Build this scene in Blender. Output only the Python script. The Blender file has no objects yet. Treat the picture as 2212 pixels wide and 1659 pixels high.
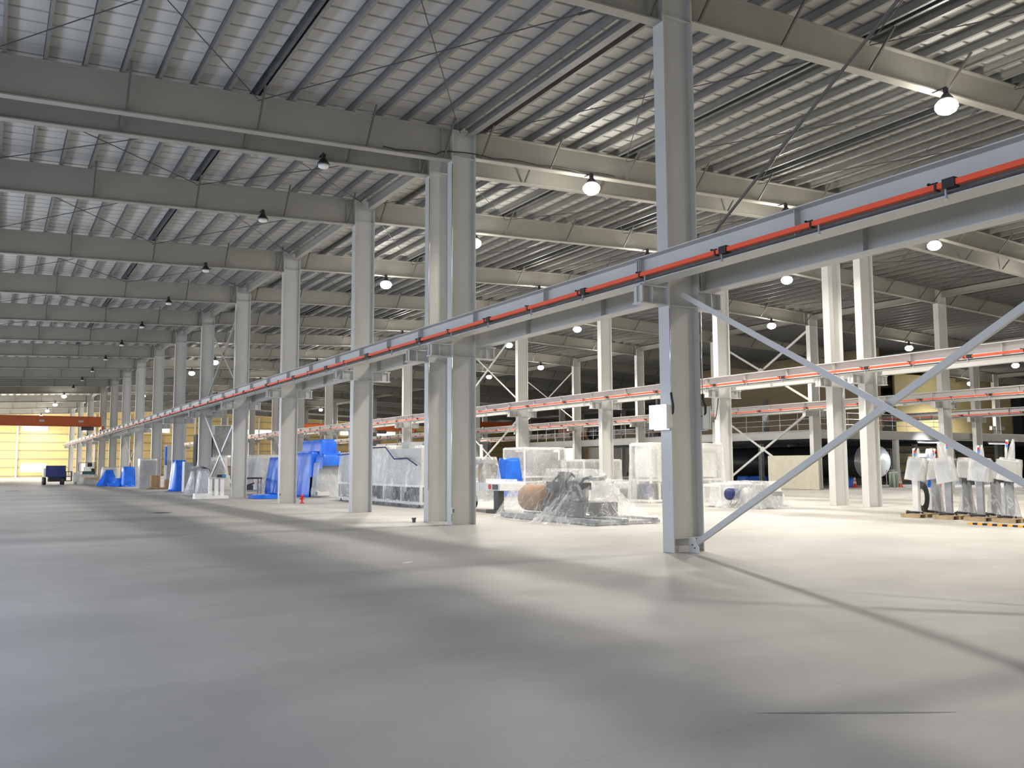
import bpy, math, random
import numpy as np
from mathutils import Vector, Matrix, noise
random.seed(7)
S = bpy.context.scene
COL = S.collection
PI = math.pi

# ------------------------------------------------------------------ camera
cam_d = bpy.data.cameras.new('camera'); cam = bpy.data.objects.new('camera', cam_d); COL.objects.link(cam)
F, YAW, PITCH, ROLL = 1901.07, 0.5343, 0.0916, -0.0046
cam_d.sensor_fit = 'HORIZONTAL'; cam_d.sensor_width = 36.0; cam_d.lens = F/2212*36.0
cam_d.clip_end = 600; cam_d.clip_start = 0.1
fw = Vector((math.sin(YAW)*math.cos(PITCH), math.cos(YAW)*math.cos(PITCH), math.sin(PITCH)))
rt = Vector((math.cos(YAW), -math.sin(YAW), 0)); up = rt.cross(fw)
r2 = rt*math.cos(ROLL)+up*math.sin(ROLL); u2 = -rt*math.sin(ROLL)+up*math.cos(ROLL)
m = Matrix((r2, u2, -fw)).transposed().to_4x4(); m.translation = (0, 0, 1.6)
cam.matrix_world = m; S.camera = cam

# ------------------------------------------------------------------ world, exposure, daylight
w = bpy.data.worlds.new('world'); S.world = w; w.use_nodes = True
w.node_tree.nodes['Background'].inputs[0].default_value = (0.92, 0.94, 1.0, 1)
w.node_tree.nodes['Background'].inputs[1].default_value = 0.15
S.view_settings.view_transform = 'Standard'; S.view_settings.look = 'None'
S.view_settings.gamma = 1; S.view_settings.use_curve_mapping = False
S.view_settings.exposure = 0.0
LAMP_W = 2250; LAMP_COL = (1.0, 0.94, 0.84)
def area(loc, size, rot, power, col):  # area lights for the window daylight and the added rear fill
    d = bpy.data.lights.new('daylight', 'AREA'); d.shape = 'RECTANGLE'; d.size, d.size_y = size
    d.energy = power; d.color = col
    o = bpy.data.objects.new('window_daylight', d); COL.objects.link(o); o.location = loc; o.rotation_euler = rot
    return o
DAY = (0.70, 0.80, 1.0)
area((-5.7, 14, 3.4), (3.0, 26), (0, -PI/2+.30, 0), 1500, DAY)       # daylight through the side windows
area((-5.7, 60, 3.4), (3.0, 60), (0, -PI/2+.30, 0), 4300, (0.84, 0.9, 1.0))
area((6, -7.6, 4.5), (24, 4.0), (PI/2, 0, 0), 280, (1.0, 0.94, 0.86))   # fill light added behind the camera, no window there
area((-5.6, 136, 3.4), (3.8, 40), (0, -PI/2, 0), 9000, (1.0, 0.97, 0.9))   # open doors at the far left
area((40, 159.4, 7.2), (70, 3.0), (-PI/2, 0, 0), 5200, (1.0, 0.97, 0.9))   # end wall windows

# ------------------------------------------------------------------ materials
def mat(name, col, rough=0.5, metal=0.0, var=0.06, scale=3.0, bump=0.0, bscale=30, coat=0.0, spec=None):
    M = bpy.data.materials.new(name); M.use_nodes = True; n = M.node_tree.nodes; l = M.node_tree.links
    p = n['Principled BSDF']; p.inputs['Roughness'].default_value = rough; p.inputs['Metallic'].default_value = metal
    p.inputs['Coat Weight'].default_value = coat
    if spec is not None: p.inputs['Specular IOR Level'].default_value = spec
    tc = n.new('ShaderNodeTexCoord'); nz = n.new('ShaderNodeTexNoise'); nz.inputs['Scale'].default_value = scale
    nz.inputs['Detail'].default_value = 5; l.new(tc.outputs['Object'], nz.inputs['Vector'])
    r = n.new('ShaderNodeValToRGB')
    r.color_ramp.elements[0].position = 0.3; r.color_ramp.elements[1].position = 0.7
    r.color_ramp.elements[0].color = [max(0, c*(1-var)) for c in col]+[1]
    r.color_ramp.elements[1].color = [min(1, c*(1+var)) for c in col]+[1]
    l.new(nz.outputs['Fac'], r.inputs['Fac']); l.new(r.outputs['Color'], p.inputs['Base Color'])
    if bump:
        b = n.new('ShaderNodeBump'); b.inputs['Strength'].default_value = bump
        z = n.new('ShaderNodeTexNoise'); z.inputs['Scale'].default_value = bscale; z.inputs['Detail'].default_value = 6
        l.new(tc.outputs['Object'], z.inputs['Vector']); l.new(z.outputs['Fac'], b.inputs['Height']); l.new(b.outputs['Normal'], p.inputs['Normal'])
    return M
def emit(name, col, s):
    M = bpy.data.materials.new(name); M.use_nodes = True; n = M.node_tree.nodes; l = M.node_tree.links
    e = n.new('ShaderNodeEmission'); e.inputs[0].default_value = (*col, 1); e.inputs[1].default_value = s
    l.new(e.outputs[0], n['Material Output'].inputs[0]); return M
def film(name, col, alpha, rough=0.15, crease=0.35):
    """thin polythene: part see-through, part milky, with bright glossy creases"""
    M = bpy.data.materials.new(name); M.use_nodes = True; n = M.node_tree.nodes; l = M.node_tree.links
    def math_(op, a, b=None):
        x = n.new('ShaderNodeMath'); x.operation = op
        for i, v in enumerate((a, b)):
            if v is None: continue
            if isinstance(v, (int, float)): x.inputs[i].default_value = v
            else: l.new(v, x.inputs[i])
        return x.outputs[0]
    p = n['Principled BSDF']; p.inputs['Base Color'].default_value = (*col, 1); p.inputs['Roughness'].default_value = rough; p.inputs['Specular IOR Level'].default_value = 0.8
    tc = n.new('ShaderNodeTexCoord'); mp = n.new('ShaderNodeMapping'); mp.inputs['Scale'].default_value = (1.3, 1.3, 0.5)
    l.new(tc.outputs['Object'], mp.inputs[0])
    nz = n.new('ShaderNodeTexNoise'); nz.inputs['Scale'].default_value = 1.3; nz.inputs['Detail'].default_value = 3; nz.inputs['Distortion'].default_value = 1.5
    l.new(mp.outputs[0], nz.inputs['Vector'])
    cr = math_('ABSOLUTE', math_('SUBTRACT', nz.outputs['Fac'], 0.5))
    line = n.new('ShaderNodeMapRange'); line.inputs['From Min'].default_value = 0.0; line.inputs['From Max'].default_value = 0.035
    line.inputs['To Min'].default_value = crease; line.inputs['To Max'].default_value = 0.0; l.new(cr, line.inputs['Value'])
    big = n.new('ShaderNodeTexNoise'); big.inputs['Scale'].default_value = 0.9; big.inputs['Detail'].default_value = 2; l.new(tc.outputs['Object'], big.inputs['Vector'])
    r = n.new('ShaderNodeMapRange'); r.inputs['From Min'].default_value = 0.35; r.inputs['From Max'].default_value = 0.65
    r.inputs['To Min'].default_value = alpha*0.7; r.inputs['To Max'].default_value = min(1, alpha*1.3); l.new(big.outputs['Fac'], r.inputs['Value'])
    al = math_('MINIMUM', math_('ADD', r.outputs[0], line.outputs[0]), 1.0)
    b = n.new('ShaderNodeBump'); b.inputs['Strength'].default_value = 0.6; b.inputs['Distance'].default_value = 0.10
    l.new(cr, b.inputs['Height']); l.new(b.outputs['Normal'], p.inputs['Normal'])
    t = n.new('ShaderNodeBsdfTransparent'); tl = n.new('ShaderNodeBsdfTranslucent'); tl.inputs[0].default_value = (*col, 1)
    a = n.new('ShaderNodeMixShader'); a.inputs[0].default_value = 0.4; l.new(p.outputs[0], a.inputs[1]); l.new(tl.outputs[0], a.inputs[2])
    mx = n.new('ShaderNodeMixShader'); l.new(al, mx.inputs[0]); l.new(t.outputs[0], mx.inputs[1]); l.new(a.outputs[0], mx.inputs[2])
    l.new(mx.outputs[0], n['Material Output'].inputs[0]); return M

STEEL = mat('painted_steel', (0.52, 0.52, 0.50), 0.42, 0.0, 0.04, 1.2)
STEEL_W = mat('pale_painted_steel', (0.62, 0.62, 0.60), 0.45, 0.0, 0.03, 1.2)
RAFT = mat('rafter_paint', (0.31, 0.30, 0.262), 0.5, 0.0, 0.05, 0.7)
PURL = mat('galvanised_purlin', (0.215, 0.21, 0.195), 0.5, 0.1, 0.10, 4)
DECKM = mat('roof_underside', (0.54, 0.53, 0.50), 0.6, 0.0, 0.05, 0.6)
DARK = mat('dark_steel', (0.05, 0.05, 0.05), 0.5)
BLACK = mat('black_rubber', (0.015, 0.015, 0.017), 0.55)
GALV = mat('galvanised', (0.6, 0.62, 0.65), 0.3, 0.7)
ORANGE = mat('orange_bar', (0.86, 0.10, 0.035), 0.42, 0, 0.04)
CRANE = mat('crane_orange', (0.62, 0.13, 0.03), 0.45, 0, 0.08)
BOXW = mat('enclosure_grey', (0.6, 0.6, 0.57), 0.5)
WHITE = mat('white_paint', (0.8, 0.8, 0.78), 0.45)
BLUE = mat('blue_tarpaulin', (0.02, 0.16, 0.78), 0.3, 0, 0.25, 2.5, 0.9, 4)
DBLUE = mat('dark_blue_cover', (0.02, 0.03, 0.14), 0.4, 0, 0.2)
GREY = mat('machine_grey', (0.34, 0.35, 0.36), 0.45, 0.2, 0.15)
DGREY = mat('machine_dark', (0.10, 0.105, 0.11), 0.45, 0.3, 0.3)
CARD = mat('cardboard', (0.42, 0.25, 0.13), 0.85, 0, 0.12)
WOOD = mat('pallet_wood', (0.45, 0.34, 0.2), 0.8, 0, 0.2, 6)
BEIGE = mat('beige_board', (0.58, 0.55, 0.45), 0.6)
RED = mat('red_paint', (0.7, 0.02, 0.015), 0.4)
CONE = mat('cone_orange', (0.9, 0.12, 0.02), 0.5)
YEL = mat('hazard_yellow', (0.95, 0.45, 0.03), 0.5)
SILVER = mat('tank_silver', (0.8, 0.81, 0.83), 0.32, 0.25)
BRACE = mat('brace_angle', (0.09, 0.085, 0.075), 0.55)
TBLACK = mat('tank_black', (0.03, 0.03, 0.035), 0.45)
GREEN = mat('dark_green', (0.02, 0.10, 0.10), 0.5)
LBLUE = mat('label_blue', (0.05, 0.25, 0.7), 0.5)
BULB = emit('lamp_glow', (1.0, 0.97, 0.9), 60)
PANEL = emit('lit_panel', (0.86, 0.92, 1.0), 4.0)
WIN = emit('window_day', (1.0, 0.99, 0.96), 2.6)
FILM = film('clear_polythene', (0.95, 0.96, 0.97), 0.34, crease=.2)
FILM0 = film('thin_polythene', (0.95, 0.96, 0.97), 0.22, crease=.28)
FILM2 = film('milky_polythene', (0.95, 0.96, 0.97), 0.55, crease=.2)
FILM3 = film('smoky_polythene', (0.78, 0.80, 0.83), 0.5, crease=.4)

def floor_mat():
    M = bpy.data.materials.new('concrete_floor'); M.use_nodes = True; n = M.node_tree.nodes; l = M.node_tree.links
    p = n['Principled BSDF']; tc = n.new('ShaderNodeTexCoord')
    a = n.new('ShaderNodeTexNoise'); a.inputs['Scale'].default_value = 0.34; a.inputs['Detail'].default_value = 9; a.inputs['Roughness'].default_value = 0.6; a.inputs['Distortion'].default_value = 0.4
    mpf = n.new('ShaderNodeMapping'); mpf.inputs['Rotation'].default_value = (0, 0, 0.45); mpf.inputs['Scale'].default_value = (0.55, 1.0, 1.0); l.new(tc.outputs['Object'], mpf.inputs[0]); l.new(mpf.outputs[0], a.inputs['Vector'])
    r = n.new('ShaderNodeValToRGB'); r.color_ramp.elements[0].position = 0.32; r.color_ramp.elements[1].position = 0.68
    r.color_ramp.elements[0].color = (0.315, 0.305, 0.29, 1); r.color_ramp.elements[1].color = (0.475, 0.46, 0.435, 1)
    l.new(a.outputs['Fac'], r.inputs['Fac'])
    # saw-cut joints on the bay grid
    sx = n.new('ShaderNodeSeparateXYZ'); l.new(tc.outputs['Object'], sx.inputs[0])
    fac = None
    for ax, per, off in (('X', 5.6, 0.2), ('Y', 4.35, 0.3)):
        ad = n.new('ShaderNodeMath'); ad.operation = 'ADD'; ad.inputs[1].default_value = off+1000*per; l.new(sx.outputs[ax], ad.inputs[0])
        md = n.new('ShaderNodeMath'); md.operation = 'MODULO'; md.inputs[1].default_value = per; l.new(ad.outputs[0], md.inputs[0])
        lt = n.new('ShaderNodeMath'); lt.operation = 'LESS_THAN'; lt.inputs[1].default_value = 0.009; l.new(md.outputs[0], lt.inputs[0])
        if fac is None: fac = lt
        else:
            mm = n.new('ShaderNodeMath'); mm.operation = 'MAXIMUM'; l.new(fac.outputs[0], mm.inputs[0]); l.new(lt.outputs[0], mm.inputs[1]); fac = mm
    sc = n.new('ShaderNodeMath'); sc.operation = 'MULTIPLY'; sc.inputs[1].default_value = 0.22; l.new(fac.outputs[0], sc.inputs[0])
    mx = n.new('ShaderNodeMix'); mx.data_type = 'RGBA'; mx.inputs['B'].default_value = (0.12, 0.11, 0.1, 1)
    l.new(sc.outputs[0], mx.inputs['Factor']); l.new(r.outputs['Color'], mx.inputs['A']); l.new(mx.outputs['Result'], p.inputs['Base Color'])
    b = n.new('ShaderNodeTexNoise'); b.inputs['Scale'].default_value = 1.3; b.inputs['Detail'].default_value = 6; l.new(tc.outputs['Object'], b.inputs['Vector'])
    rr = n.new('ShaderNodeMapRange'); rr.inputs['To Min'].default_value = 0.42; rr.inputs['To Max'].default_value = 0.6; l.new(b.outputs['Fac'], rr.inputs['Value']); l.new(rr.outputs[0], p.inputs['Roughness'])
    return M
FLOOR = floor_mat()
def panel_mat(name, c0, per, gap, axis='Z', dark=0.45, rough=0.6):
    """wall sheeting: narrow joints at a regular pitch"""
    M = mat(name, c0, rough); n = M.node_tree.nodes; l = M.node_tree.links; p = n['Principled BSDF']
    src = p.inputs['Base Color'].links[0].from_socket
    tc = n.new('ShaderNodeTexCoord'); sx = n.new('ShaderNodeSeparateXYZ'); l.new(tc.outputs['Object'], sx.inputs[0])
    ad = n.new('ShaderNodeMath'); ad.operation = 'ADD'; ad.inputs[1].default_value = 1000*per; l.new(sx.outputs[axis], ad.inputs[0])
    md = n.new('ShaderNodeMath'); md.operation = 'MODULO'; md.inputs[1].default_value = per; l.new(ad.outputs[0], md.inputs[0])
    lt = n.new('ShaderNodeMath'); lt.operation = 'LESS_THAN'; lt.inputs[1].default_value = gap; l.new(md.outputs[0], lt.inputs[0])
    mx = n.new('ShaderNodeMix'); mx.data_type = 'RGBA'; mx.inputs['B'].default_value = (c0[0]*dark, c0[1]*dark, c0[2]*dark, 1)
    l.new(lt.outputs[0], mx.inputs['Factor']); l.new(src, mx.inputs['A']); l.new(mx.outputs['Result'], p.inputs['Base Color'])
    return M
WALLY = panel_mat('yellow_sheeting', (0.80, 0.60, 0.26), 0.9, 0.03, 'X', 0.85)
WALLB = panel_mat('shaded_sheeting', (0.36, 0.28, 0.17), 0.9, 0.02, 'Y', 0.8)  # brown tone holds the weaker light on this wall, put into its colour
WALLP = panel_mat('plain_sheeting', (0.5, 0.48, 0.42), 1.0, 0.02, 'Y', 0.8)

# ------------------------------------------------------------------ mesh builder
class MB:
    def __init__(s): s.v = []; s.f = []; s.mi = []; s.cur = 0
    def add(s, vs, fs):
        o = len(s.v); s.v += [tuple(x) for x in vs]; s.f += [tuple(i+o for i in q) for q in fs]; s.mi += [s.cur]*len(fs)
    def box(s, x0, y0, z0, x1, y1, z1):
        s.add([(x0,y0,z0),(x1,y0,z0),(x1,y1,z0),(x0,y1,z0),(x0,y0,z1),(x1,y0,z1),(x1,y1,z1),(x0,y1,z1)],
              [(0,3,2,1),(4,5,6,7),(0,1,5,4),(1,2,6,5),(2,3,7,6),(3,0,4,7)]); return s
    def cbox(s, c, d): return s.box(c[0]-d[0]/2, c[1]-d[1]/2, c[2]-d[2]/2, c[0]+d[0]/2, c[1]+d[1]/2, c[2]+d[2]/2)
    def prism(s, poly, z0, z1):
        n = len(poly); s.add([(x,y,z0) for x,y in poly]+[(x,y,z1) for x,y in poly],
              [tuple(range(n))[::-1], tuple(range(n,2*n))]+[(i,(i+1)%n,n+(i+1)%n,n+i) for i in range(n)]); return s
    def extr(s, poly, a, b, upv=(0,0,1)):
        """extrude a closed 2D section (side,up) from point a to point b"""
        a = Vector(a); b = Vector(b); d = (b-a).normalized(); sd = d.cross(Vector(upv)).normalized(); uu = sd.cross(d)
        n = len(poly); s.add([a+sd*p+uu*q for p,q in poly]+[b+sd*p+uu*q for p,q in poly],
              [tuple(range(n)), tuple(range(n,2*n))[::-1]]+[(i,n+i,n+(i+1)%n,(i+1)%n) for i in range(n)]); return s
    def tube(s, pts, r, n=8, r1=None, cap=True):
        pts = [Vector(p) for p in pts]; k = len(pts); rs = [r if r1 is None else r+(r1-r)*i/(k-1) for i in range(k)]
        o = len(s.v); ref = Vector((0.13, 0.27, 0.95)).normalized()
        for i, p in enumerate(pts):
            d = (pts[min(i+1,k-1)]-pts[max(i-1,0)]).normalized()
            a = d.cross(ref)
            if a.length < 1e-3: a = d.cross(Vector((1,0,0)))
            a.normalize(); b = d.cross(a)
            for j in range(n):
                t = 2*PI*j/n; s.v.append(tuple(p+(a*math.cos(t)+b*math.sin(t))*rs[i]))
        for i in range(k-1):
            for j in range(n):
                s.f.append((o+i*n+j, o+i*n+(j+1)%n, o+(i+1)*n+(j+1)%n, o+(i+1)*n+j)); s.mi.append(s.cur)
        if cap:
            s.f.append(tuple(o+j for j in range(n))[::-1]); s.mi.append(s.cur)
            s.f.append(tuple(o+(k-1)*n+j for j in range(n))); s.mi.append(s.cur)
        return s
    def lathe(s, prof, c=(0,0,0), n=20, axis='Z'):
        o = len(s.v)
        for r, z in prof:
            for j in range(n):
                t = 2*PI*j/n; a, b = r*math.cos(t), r*math.sin(t)
                p = (a, b, z) if axis == 'Z' else ((a, z, b) if axis == 'Y' else (z, a, b))
                s.v.append((p[0]+c[0], p[1]+c[1], p[2]+c[2]))
        for i in range(len(prof)-1):
            for j in range(n):
                s.f.append((o+i*n+j, o+i*n+(j+1)%n, o+(i+1)*n+(j+1)%n, o+(i+1)*n+j)); s.mi.append(s.cur)
        s.f.append(tuple(o+j for j in range(n))[::-1]); s.mi.append(s.cur)
        s.f.append(tuple(o+(len(prof)-1)*n+j for j in range(n))); s.mi.append(s.cur)
        return s
    def build(s, name, m, parent=None, loc=None, smooth=False, label=None):
        me = bpy.data.meshes.new(name); me.from_pydata(s.v, [], s.f)
        for x in (m if isinstance(m, (list, tuple)) else [m]): me.materials.append(x)
        if isinstance(m, (list, tuple)): me.polygons.foreach_set('material_index', s.mi)
        if smooth: me.polygons.foreach_set('use_smooth', [True]*len(me.polygons))
        me.update()
        o = bpy.data.objects.new(name, me); COL.objects.link(o)
        if parent is not None: o.parent = parent
        if loc is not None: o.location = loc
        if label: o['label'] = label
        return o
def tag(o, label=None, cat=None, group=None, kind=None):
    if label: o['label'] = label
    if cat: o['category'] = cat
    if group: o['group'] = group
    if kind: o['kind'] = kind
    return o
def thing(name, loc, label, cat, group=None, rz=0.0):
    o = bpy.data.objects.new(name, None); COL.objects.link(o); o.location = loc; o.rotation_euler = (0, 0, rz); o.empty_display_size = 0.2
    return tag(o, label, cat, group)
def dup(root, loc=None, label=None, group=None, rz=None):
    r = root.copy(); COL.objects.link(r)
    if loc is not None: r.location = loc
    if rz is not None: r.rotation_euler = (0, 0, rz)
    if label: r['label'] = label
    if group: r['group'] = group
    for ch in list(root.children):
        c = ch.copy(); COL.objects.link(c); c.parent = r
        for g in list(ch.children):
            d = g.copy(); COL.objects.link(d); d.parent = c
    return r
ORD = ['nearest','second','third','fourth','fifth','sixth','seventh','eighth','ninth','tenth','eleventh','twelfth','thirteenth','fourteenth','fifteenth','sixteenth','seventeenth','eighteenth','nineteenth','twentieth']
def isec(h, b, tf, tw):    # I section, (side, up), centred
    return [(-b/2,-h/2),(b/2,-h/2),(b/2,-h/2+tf),(tw/2,-h/2+tf),(tw/2,h/2-tf),(b/2,h/2-tf),(b/2,h/2),(-b/2,h/2),(-b/2,h/2-tf),(-tw/2,h/2-tf),(-tw/2,-h/2+tf),(-b/2,-h/2+tf)]
def fixed(name, mb, m): return tag(mb.build(name, m), kind='structure')

# ------------------------------------------------------------------ grid of the hall
YG = [3.75, 12.48, 21.36, 22.83, 28.92, 37.63, 46.19, 54.8, 63.6, 72.7, 82.2, 91.3, 100.9, 111.3, 126.8, 141.0, 156.0]
XL = [10.67, 27.67, 43.85, 60.9, 77.9]        # outer face of each column row
CW, FW = 0.73, 0.30
RIDGE = 27.9
def ztop(x): return 10.5+0.04*x if x < RIDGE else 10.5+0.04*RIDGE-0.04*(x-RIDGE)
XMIN, XMAX, YMIN, YMAX = -6.0, 114.0, -8.0, 160.0

# ------------------------------------------------------------------ shell
fixed('floor', MB().box(XMIN-.3, YMIN-.3, -0.3, XMAX+.3, YMAX+.3, 0), FLOOR)
def deck(xs):
    b = MB(); prof = []; y = YMIN; per = 0.55
    while y < YMAX:
        prof += [(y, 0), (y+0.47, 0), (y+0.48, 0.05), (y+0.54, 0.05)]; y += per
    n = len(prof)
    vs = [(x, yy, ztop(x)+0.255+zz) for x in xs for yy, zz in prof]
    fs = [(i*n+j, i*n+j+1, (i+1)*n+j+1, (i+1)*n+j) for i in range(len(xs)-1) for j in range(n-1)]
    N = len(vs); vs += [(x, yy, ztop(x)+0.48) for x in xs for yy, zz in prof]; mx = len(xs)-1
    fs += [(N+i*n+j, N+(i+1)*n+j, N+(i+1)*n+j+1, N+i*n+j+1) for i in range(mx) for j in range(n-1)]
    fs += [(j, N+j, N+j+1, j+1) for j in range(n-1)]+[(mx*n+j, mx*n+j+1, N+mx*n+j+1, N+mx*n+j) for j in range(n-1)]
    fs += [(i*n, (i+1)*n, N+(i+1)*n, N+i*n) for i in range(mx)]+[(i*n+n-1, N+i*n+n-1, N+(i+1)*n+n-1, (i+1)*n+n-1) for i in range(mx)]
    b.add(vs, fs)
    fixed('ceiling', b, DECKM)
deck([XMIN, 2, 10, 18, RIDGE])
deck([RIDGE, 40, 56, 72, XMAX])
# end wall, far: girts, posts, windows
b = MB(); b.box(XMIN, YMAX, 0, XMAX, YMAX+0.2, 12.2); fixed('wall_far', b, WALLY)
b = MB()
for z in (0.15, 1.5, 2.85, 4.2, 5.5, 6.85, 8.2, 9.4): b.box(XMIN, YMAX-0.12, z, XMAX, YMAX-0.005, z+0.1)
tag(b.build('trim_1', RAFT), kind='structure')
b = MB()
for x in (-1.5, 3.6, 14.7, 20, 25, 30.5, 36, 41.5, 47, 53, 58.5, 64, 70, 76, 82, 88): b.box(x-.13, YMAX-0.32, 0, x+.13, YMAX-0.122, 10.2)
tag(b.build('trim_2', WHITE), kind='structure')
def window(n, x0, x1, z0, z1, y=YMAX):
    b = MB(); b.box(x0, y-0.16, z0, x1, y-0.125, z1); o = fixed('window_%d' % n, b, WIN)
    f = MB(); t = .06
    for q in ((x0-t, z0-t, x1+t, z0), (x0-t, z1, x1+t, z1+t), (x0-t, z0, x0, z1), (x1, z0, x1+t, z1)): f.box(q[0], y-0.18, q[1], q[2], y-0.122, q[3])
    f.build('window_frame', WHITE, o)
k = 1
for x0, x1 in ((4.2, 7.8), (12.8, 14.3), (21.8, 26.3), (32.0, 34.2), (39.5, 43.9), (56.8, 58.5), (64, 68), (75, 79)):
    window(k, x0, x1, 7.35, 8.05); k += 1
for x0, x1 in ((4.2, 7.8), (12.6, 14.3), (21.8, 24)):
    window(k, x0, x1, 0.85, 2.1); k += 1
for x0, x1, z0, z1 in ((35.6, 36.9, 3.2, 5.2), (84.0, 88.4, 3.0, 6.0), (105, 111.3, 2.6, 6.2)):
    window(k, x0, x1, z0, z1); k += 1
# side and rear walls, outside the picture; the left window band lets the daylight in
b = MB(); b.box(XMIN-.2, YMIN, 0, XMIN, YMAX, 1.4); b.box(XMIN-.2, YMIN, 5.4, XMIN, YMAX, 10.8); fixed('wall_left', b, WALLP)
b = MB(); b.box(XMIN-.12, YMIN, 1.4, XMIN-.08, YMAX, 5.4); fixed('window_30', b, emit('window_side', DAY, 1.2))
b = MB(); b.box(XMIN, YMIN-.2, 0, XMAX, YMIN, 12.2); fixed('wall_rear', b, WALLP)
b = MB(); b.box(XMAX, YMIN, 0, XMAX+.2, YMAX, 9.6); fixed('wall_right', b, WALLP)
# walls of the rooms beside the mezzanine
b = MB(); b.box(58.0, 43.2, 3.35, 58.2, 66.0, ztop(58)-.02); fixed('wall_shaded', b, WALLB)
b = MB(); b.box(69.3, 50.0, 4.3, 87.3, 50.2, ztop(78)-.02); b.box(69.3, 50.0, 0, 91.9, 50.2, 3.1); fixed('wall_yellow', b, panel_mat('cream_sheeting', (0.85, 0.72, 0.38), 0.9, 0.015, 'X', 0.9))
b = MB(); b.box(87.31, 49.0, 0, 91.9, 49.9, 9.0); fixed('wall_dark', b, mat('dark_sheeting', (0.03, 0.03, 0.045), 0.5))
b = MB(); 
for z in (0.7, 1.5, 2.45): b.box(69.3, 49.9, z, 87.2, 49.99, z+.12)
tag(b.build('trim_3', RAFT), kind='structure')

# ------------------------------------------------------------------ columns
def column_parts(t, h, pale=False, base=True, xo=0.0, m=None):
    m = m or STEEL
    b = MB()
    b.box(0, -FW/2, 0.004, 0.025, FW/2, h); b.box(CW-.025, -FW/2, 0.004, CW, FW/2, h); b.box(0.025, -.008, 0.004, CW-.025, .008, h)
    b.build('shaft', m, t)
    s = MB()
    for z in (h-0.02, h-0.76): s.box(.026, -FW/2+.01, z-.008, CW-.026, FW/2-.01, z+.008)
    for z in (4.53,): s.box(.026, -FW/2+.01, z-.008, CW-.026, FW/2-.01, z+.008)
    s.build('stiffener', m, t)
    # corbels carrying the runway beams on both sides
    for sx in (-1, 1):
        c = MB(); x0, x1 = ((-0.64, -0.001) if sx < 0 else (CW+.001, CW+.66))
        c.box(x0, -.12, 4.52, x1, .12, 4.545); c.box(x0, -.12, 4.845, x1, .12, 4.87); c.box(x0, -.008, 4.545, x1, .008, 4.845)
        for xx in ((x0+.05, x0+.28) if sx < 0 else (x1-.06, x1-.3)): c.box(xx-.01, -.12, 4.545, xx+.01, .12, 4.845)
        c.build('bracket', m, t)
    return t
ROW = ['nearest row', 'second row', 'third row', 'fourth row', 'fifth row']
cols = {}
protos = {}
for i, x in enumerate(XL):
    for j, y in enumerate(YG):
        if (i, j) == (4, 0): continue
        if i >= 1 and j < 2 : continue
        h = ztop(x)-0.02
        far = 'row %s' % ROW[i]
        if i == 0 and j == 1: lab = 'large grey steel column in the foreground carrying the glowing white box'
        elif j in (2, 3): lab = 'grey steel column of the pair in the %s, %s one' % (ROW[i], 'nearer' if j == 2 else 'farther')
        elif j > 3: lab = 'grey steel column in the %s, %s one behind the column pair' % (ROW[i], ORD[j-4].replace('nearest', 'first'))
        else: lab = 'grey steel column of the %s beside the camera, outside the picture' % ROW[i]
        if i not in protos:
            t = thing('steel_column', (x, y, 0), lab, 'column', 'steel columns carrying the roof and crane runways'); column_parts(t, h, m=STEEL if i == 0 else STEEL_W); protos[i] = t
        else: t = dup(protos[i], (x, y, 0), lab)
        cols[i, j] = t

# ------------------------------------------------------------------ rafters with fly braces
BAYS = [(XMIN, 10.67, 0.92), (11.40, 27.67, 0.76), (28.40, 43.85, 0.76), (44.58, 60.9, 0.76), (61.63, 77.9, 0.76), (78.63, XMAX, 0.76)]
BN = ['over the left aisle', 'over the second aisle', 'over the third aisle', 'over the fourth aisle', 'over the fifth aisle', 'over the sixth aisle']
FLY = [[-3.4, -0.55, 2.32, 5.3, 8.14, 10.4], [11.6, 13.92, 16.74, 19.6, 22.5, 25.4, 27.3], [28.7, 31.2, 34, 36.8, 39.6, 42.3, 43.5], [45, 47.6, 50.4, 53.2, 56, 58.8], [62, 64.6, 67.4, 70.2, 73, 75.8], [79, 81.8, 84.6, 87.4, 90]]
rproto = {}
def ibeam_x(b, x0, x1, dep, bf, tf, tw):
    """I beam running in X under the sloping roof line, local y=0, world z"""
    pts = [x0]+([RIDGE] if x0 < RIDGE < x1 else [])+[x1]
    for a, c in zip(pts[:-1], pts[1:]):
        for (w0, w1, d0, d1) in ((-bf/2, bf/2, 0, tf), (-tw/2, tw/2, tf, dep-tf), (-bf/2, bf/2, dep-tf, dep)):
            za, zc = ztop(a), ztop(c)
            b.add([(a,w0,za-d1),(c,w0,zc-d1),(c,w1,zc-d1),(a,w1,za-d1),(a,w0,za-d0),(c,w0,zc-d0),(c,w1,zc-d0),(a,w1,za-d0)],
                  [(0,3,2,1),(4,5,6,7),(0,1,5,4),(1,2,6,5),(2,3,7,6),(3,0,4,7)])
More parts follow.
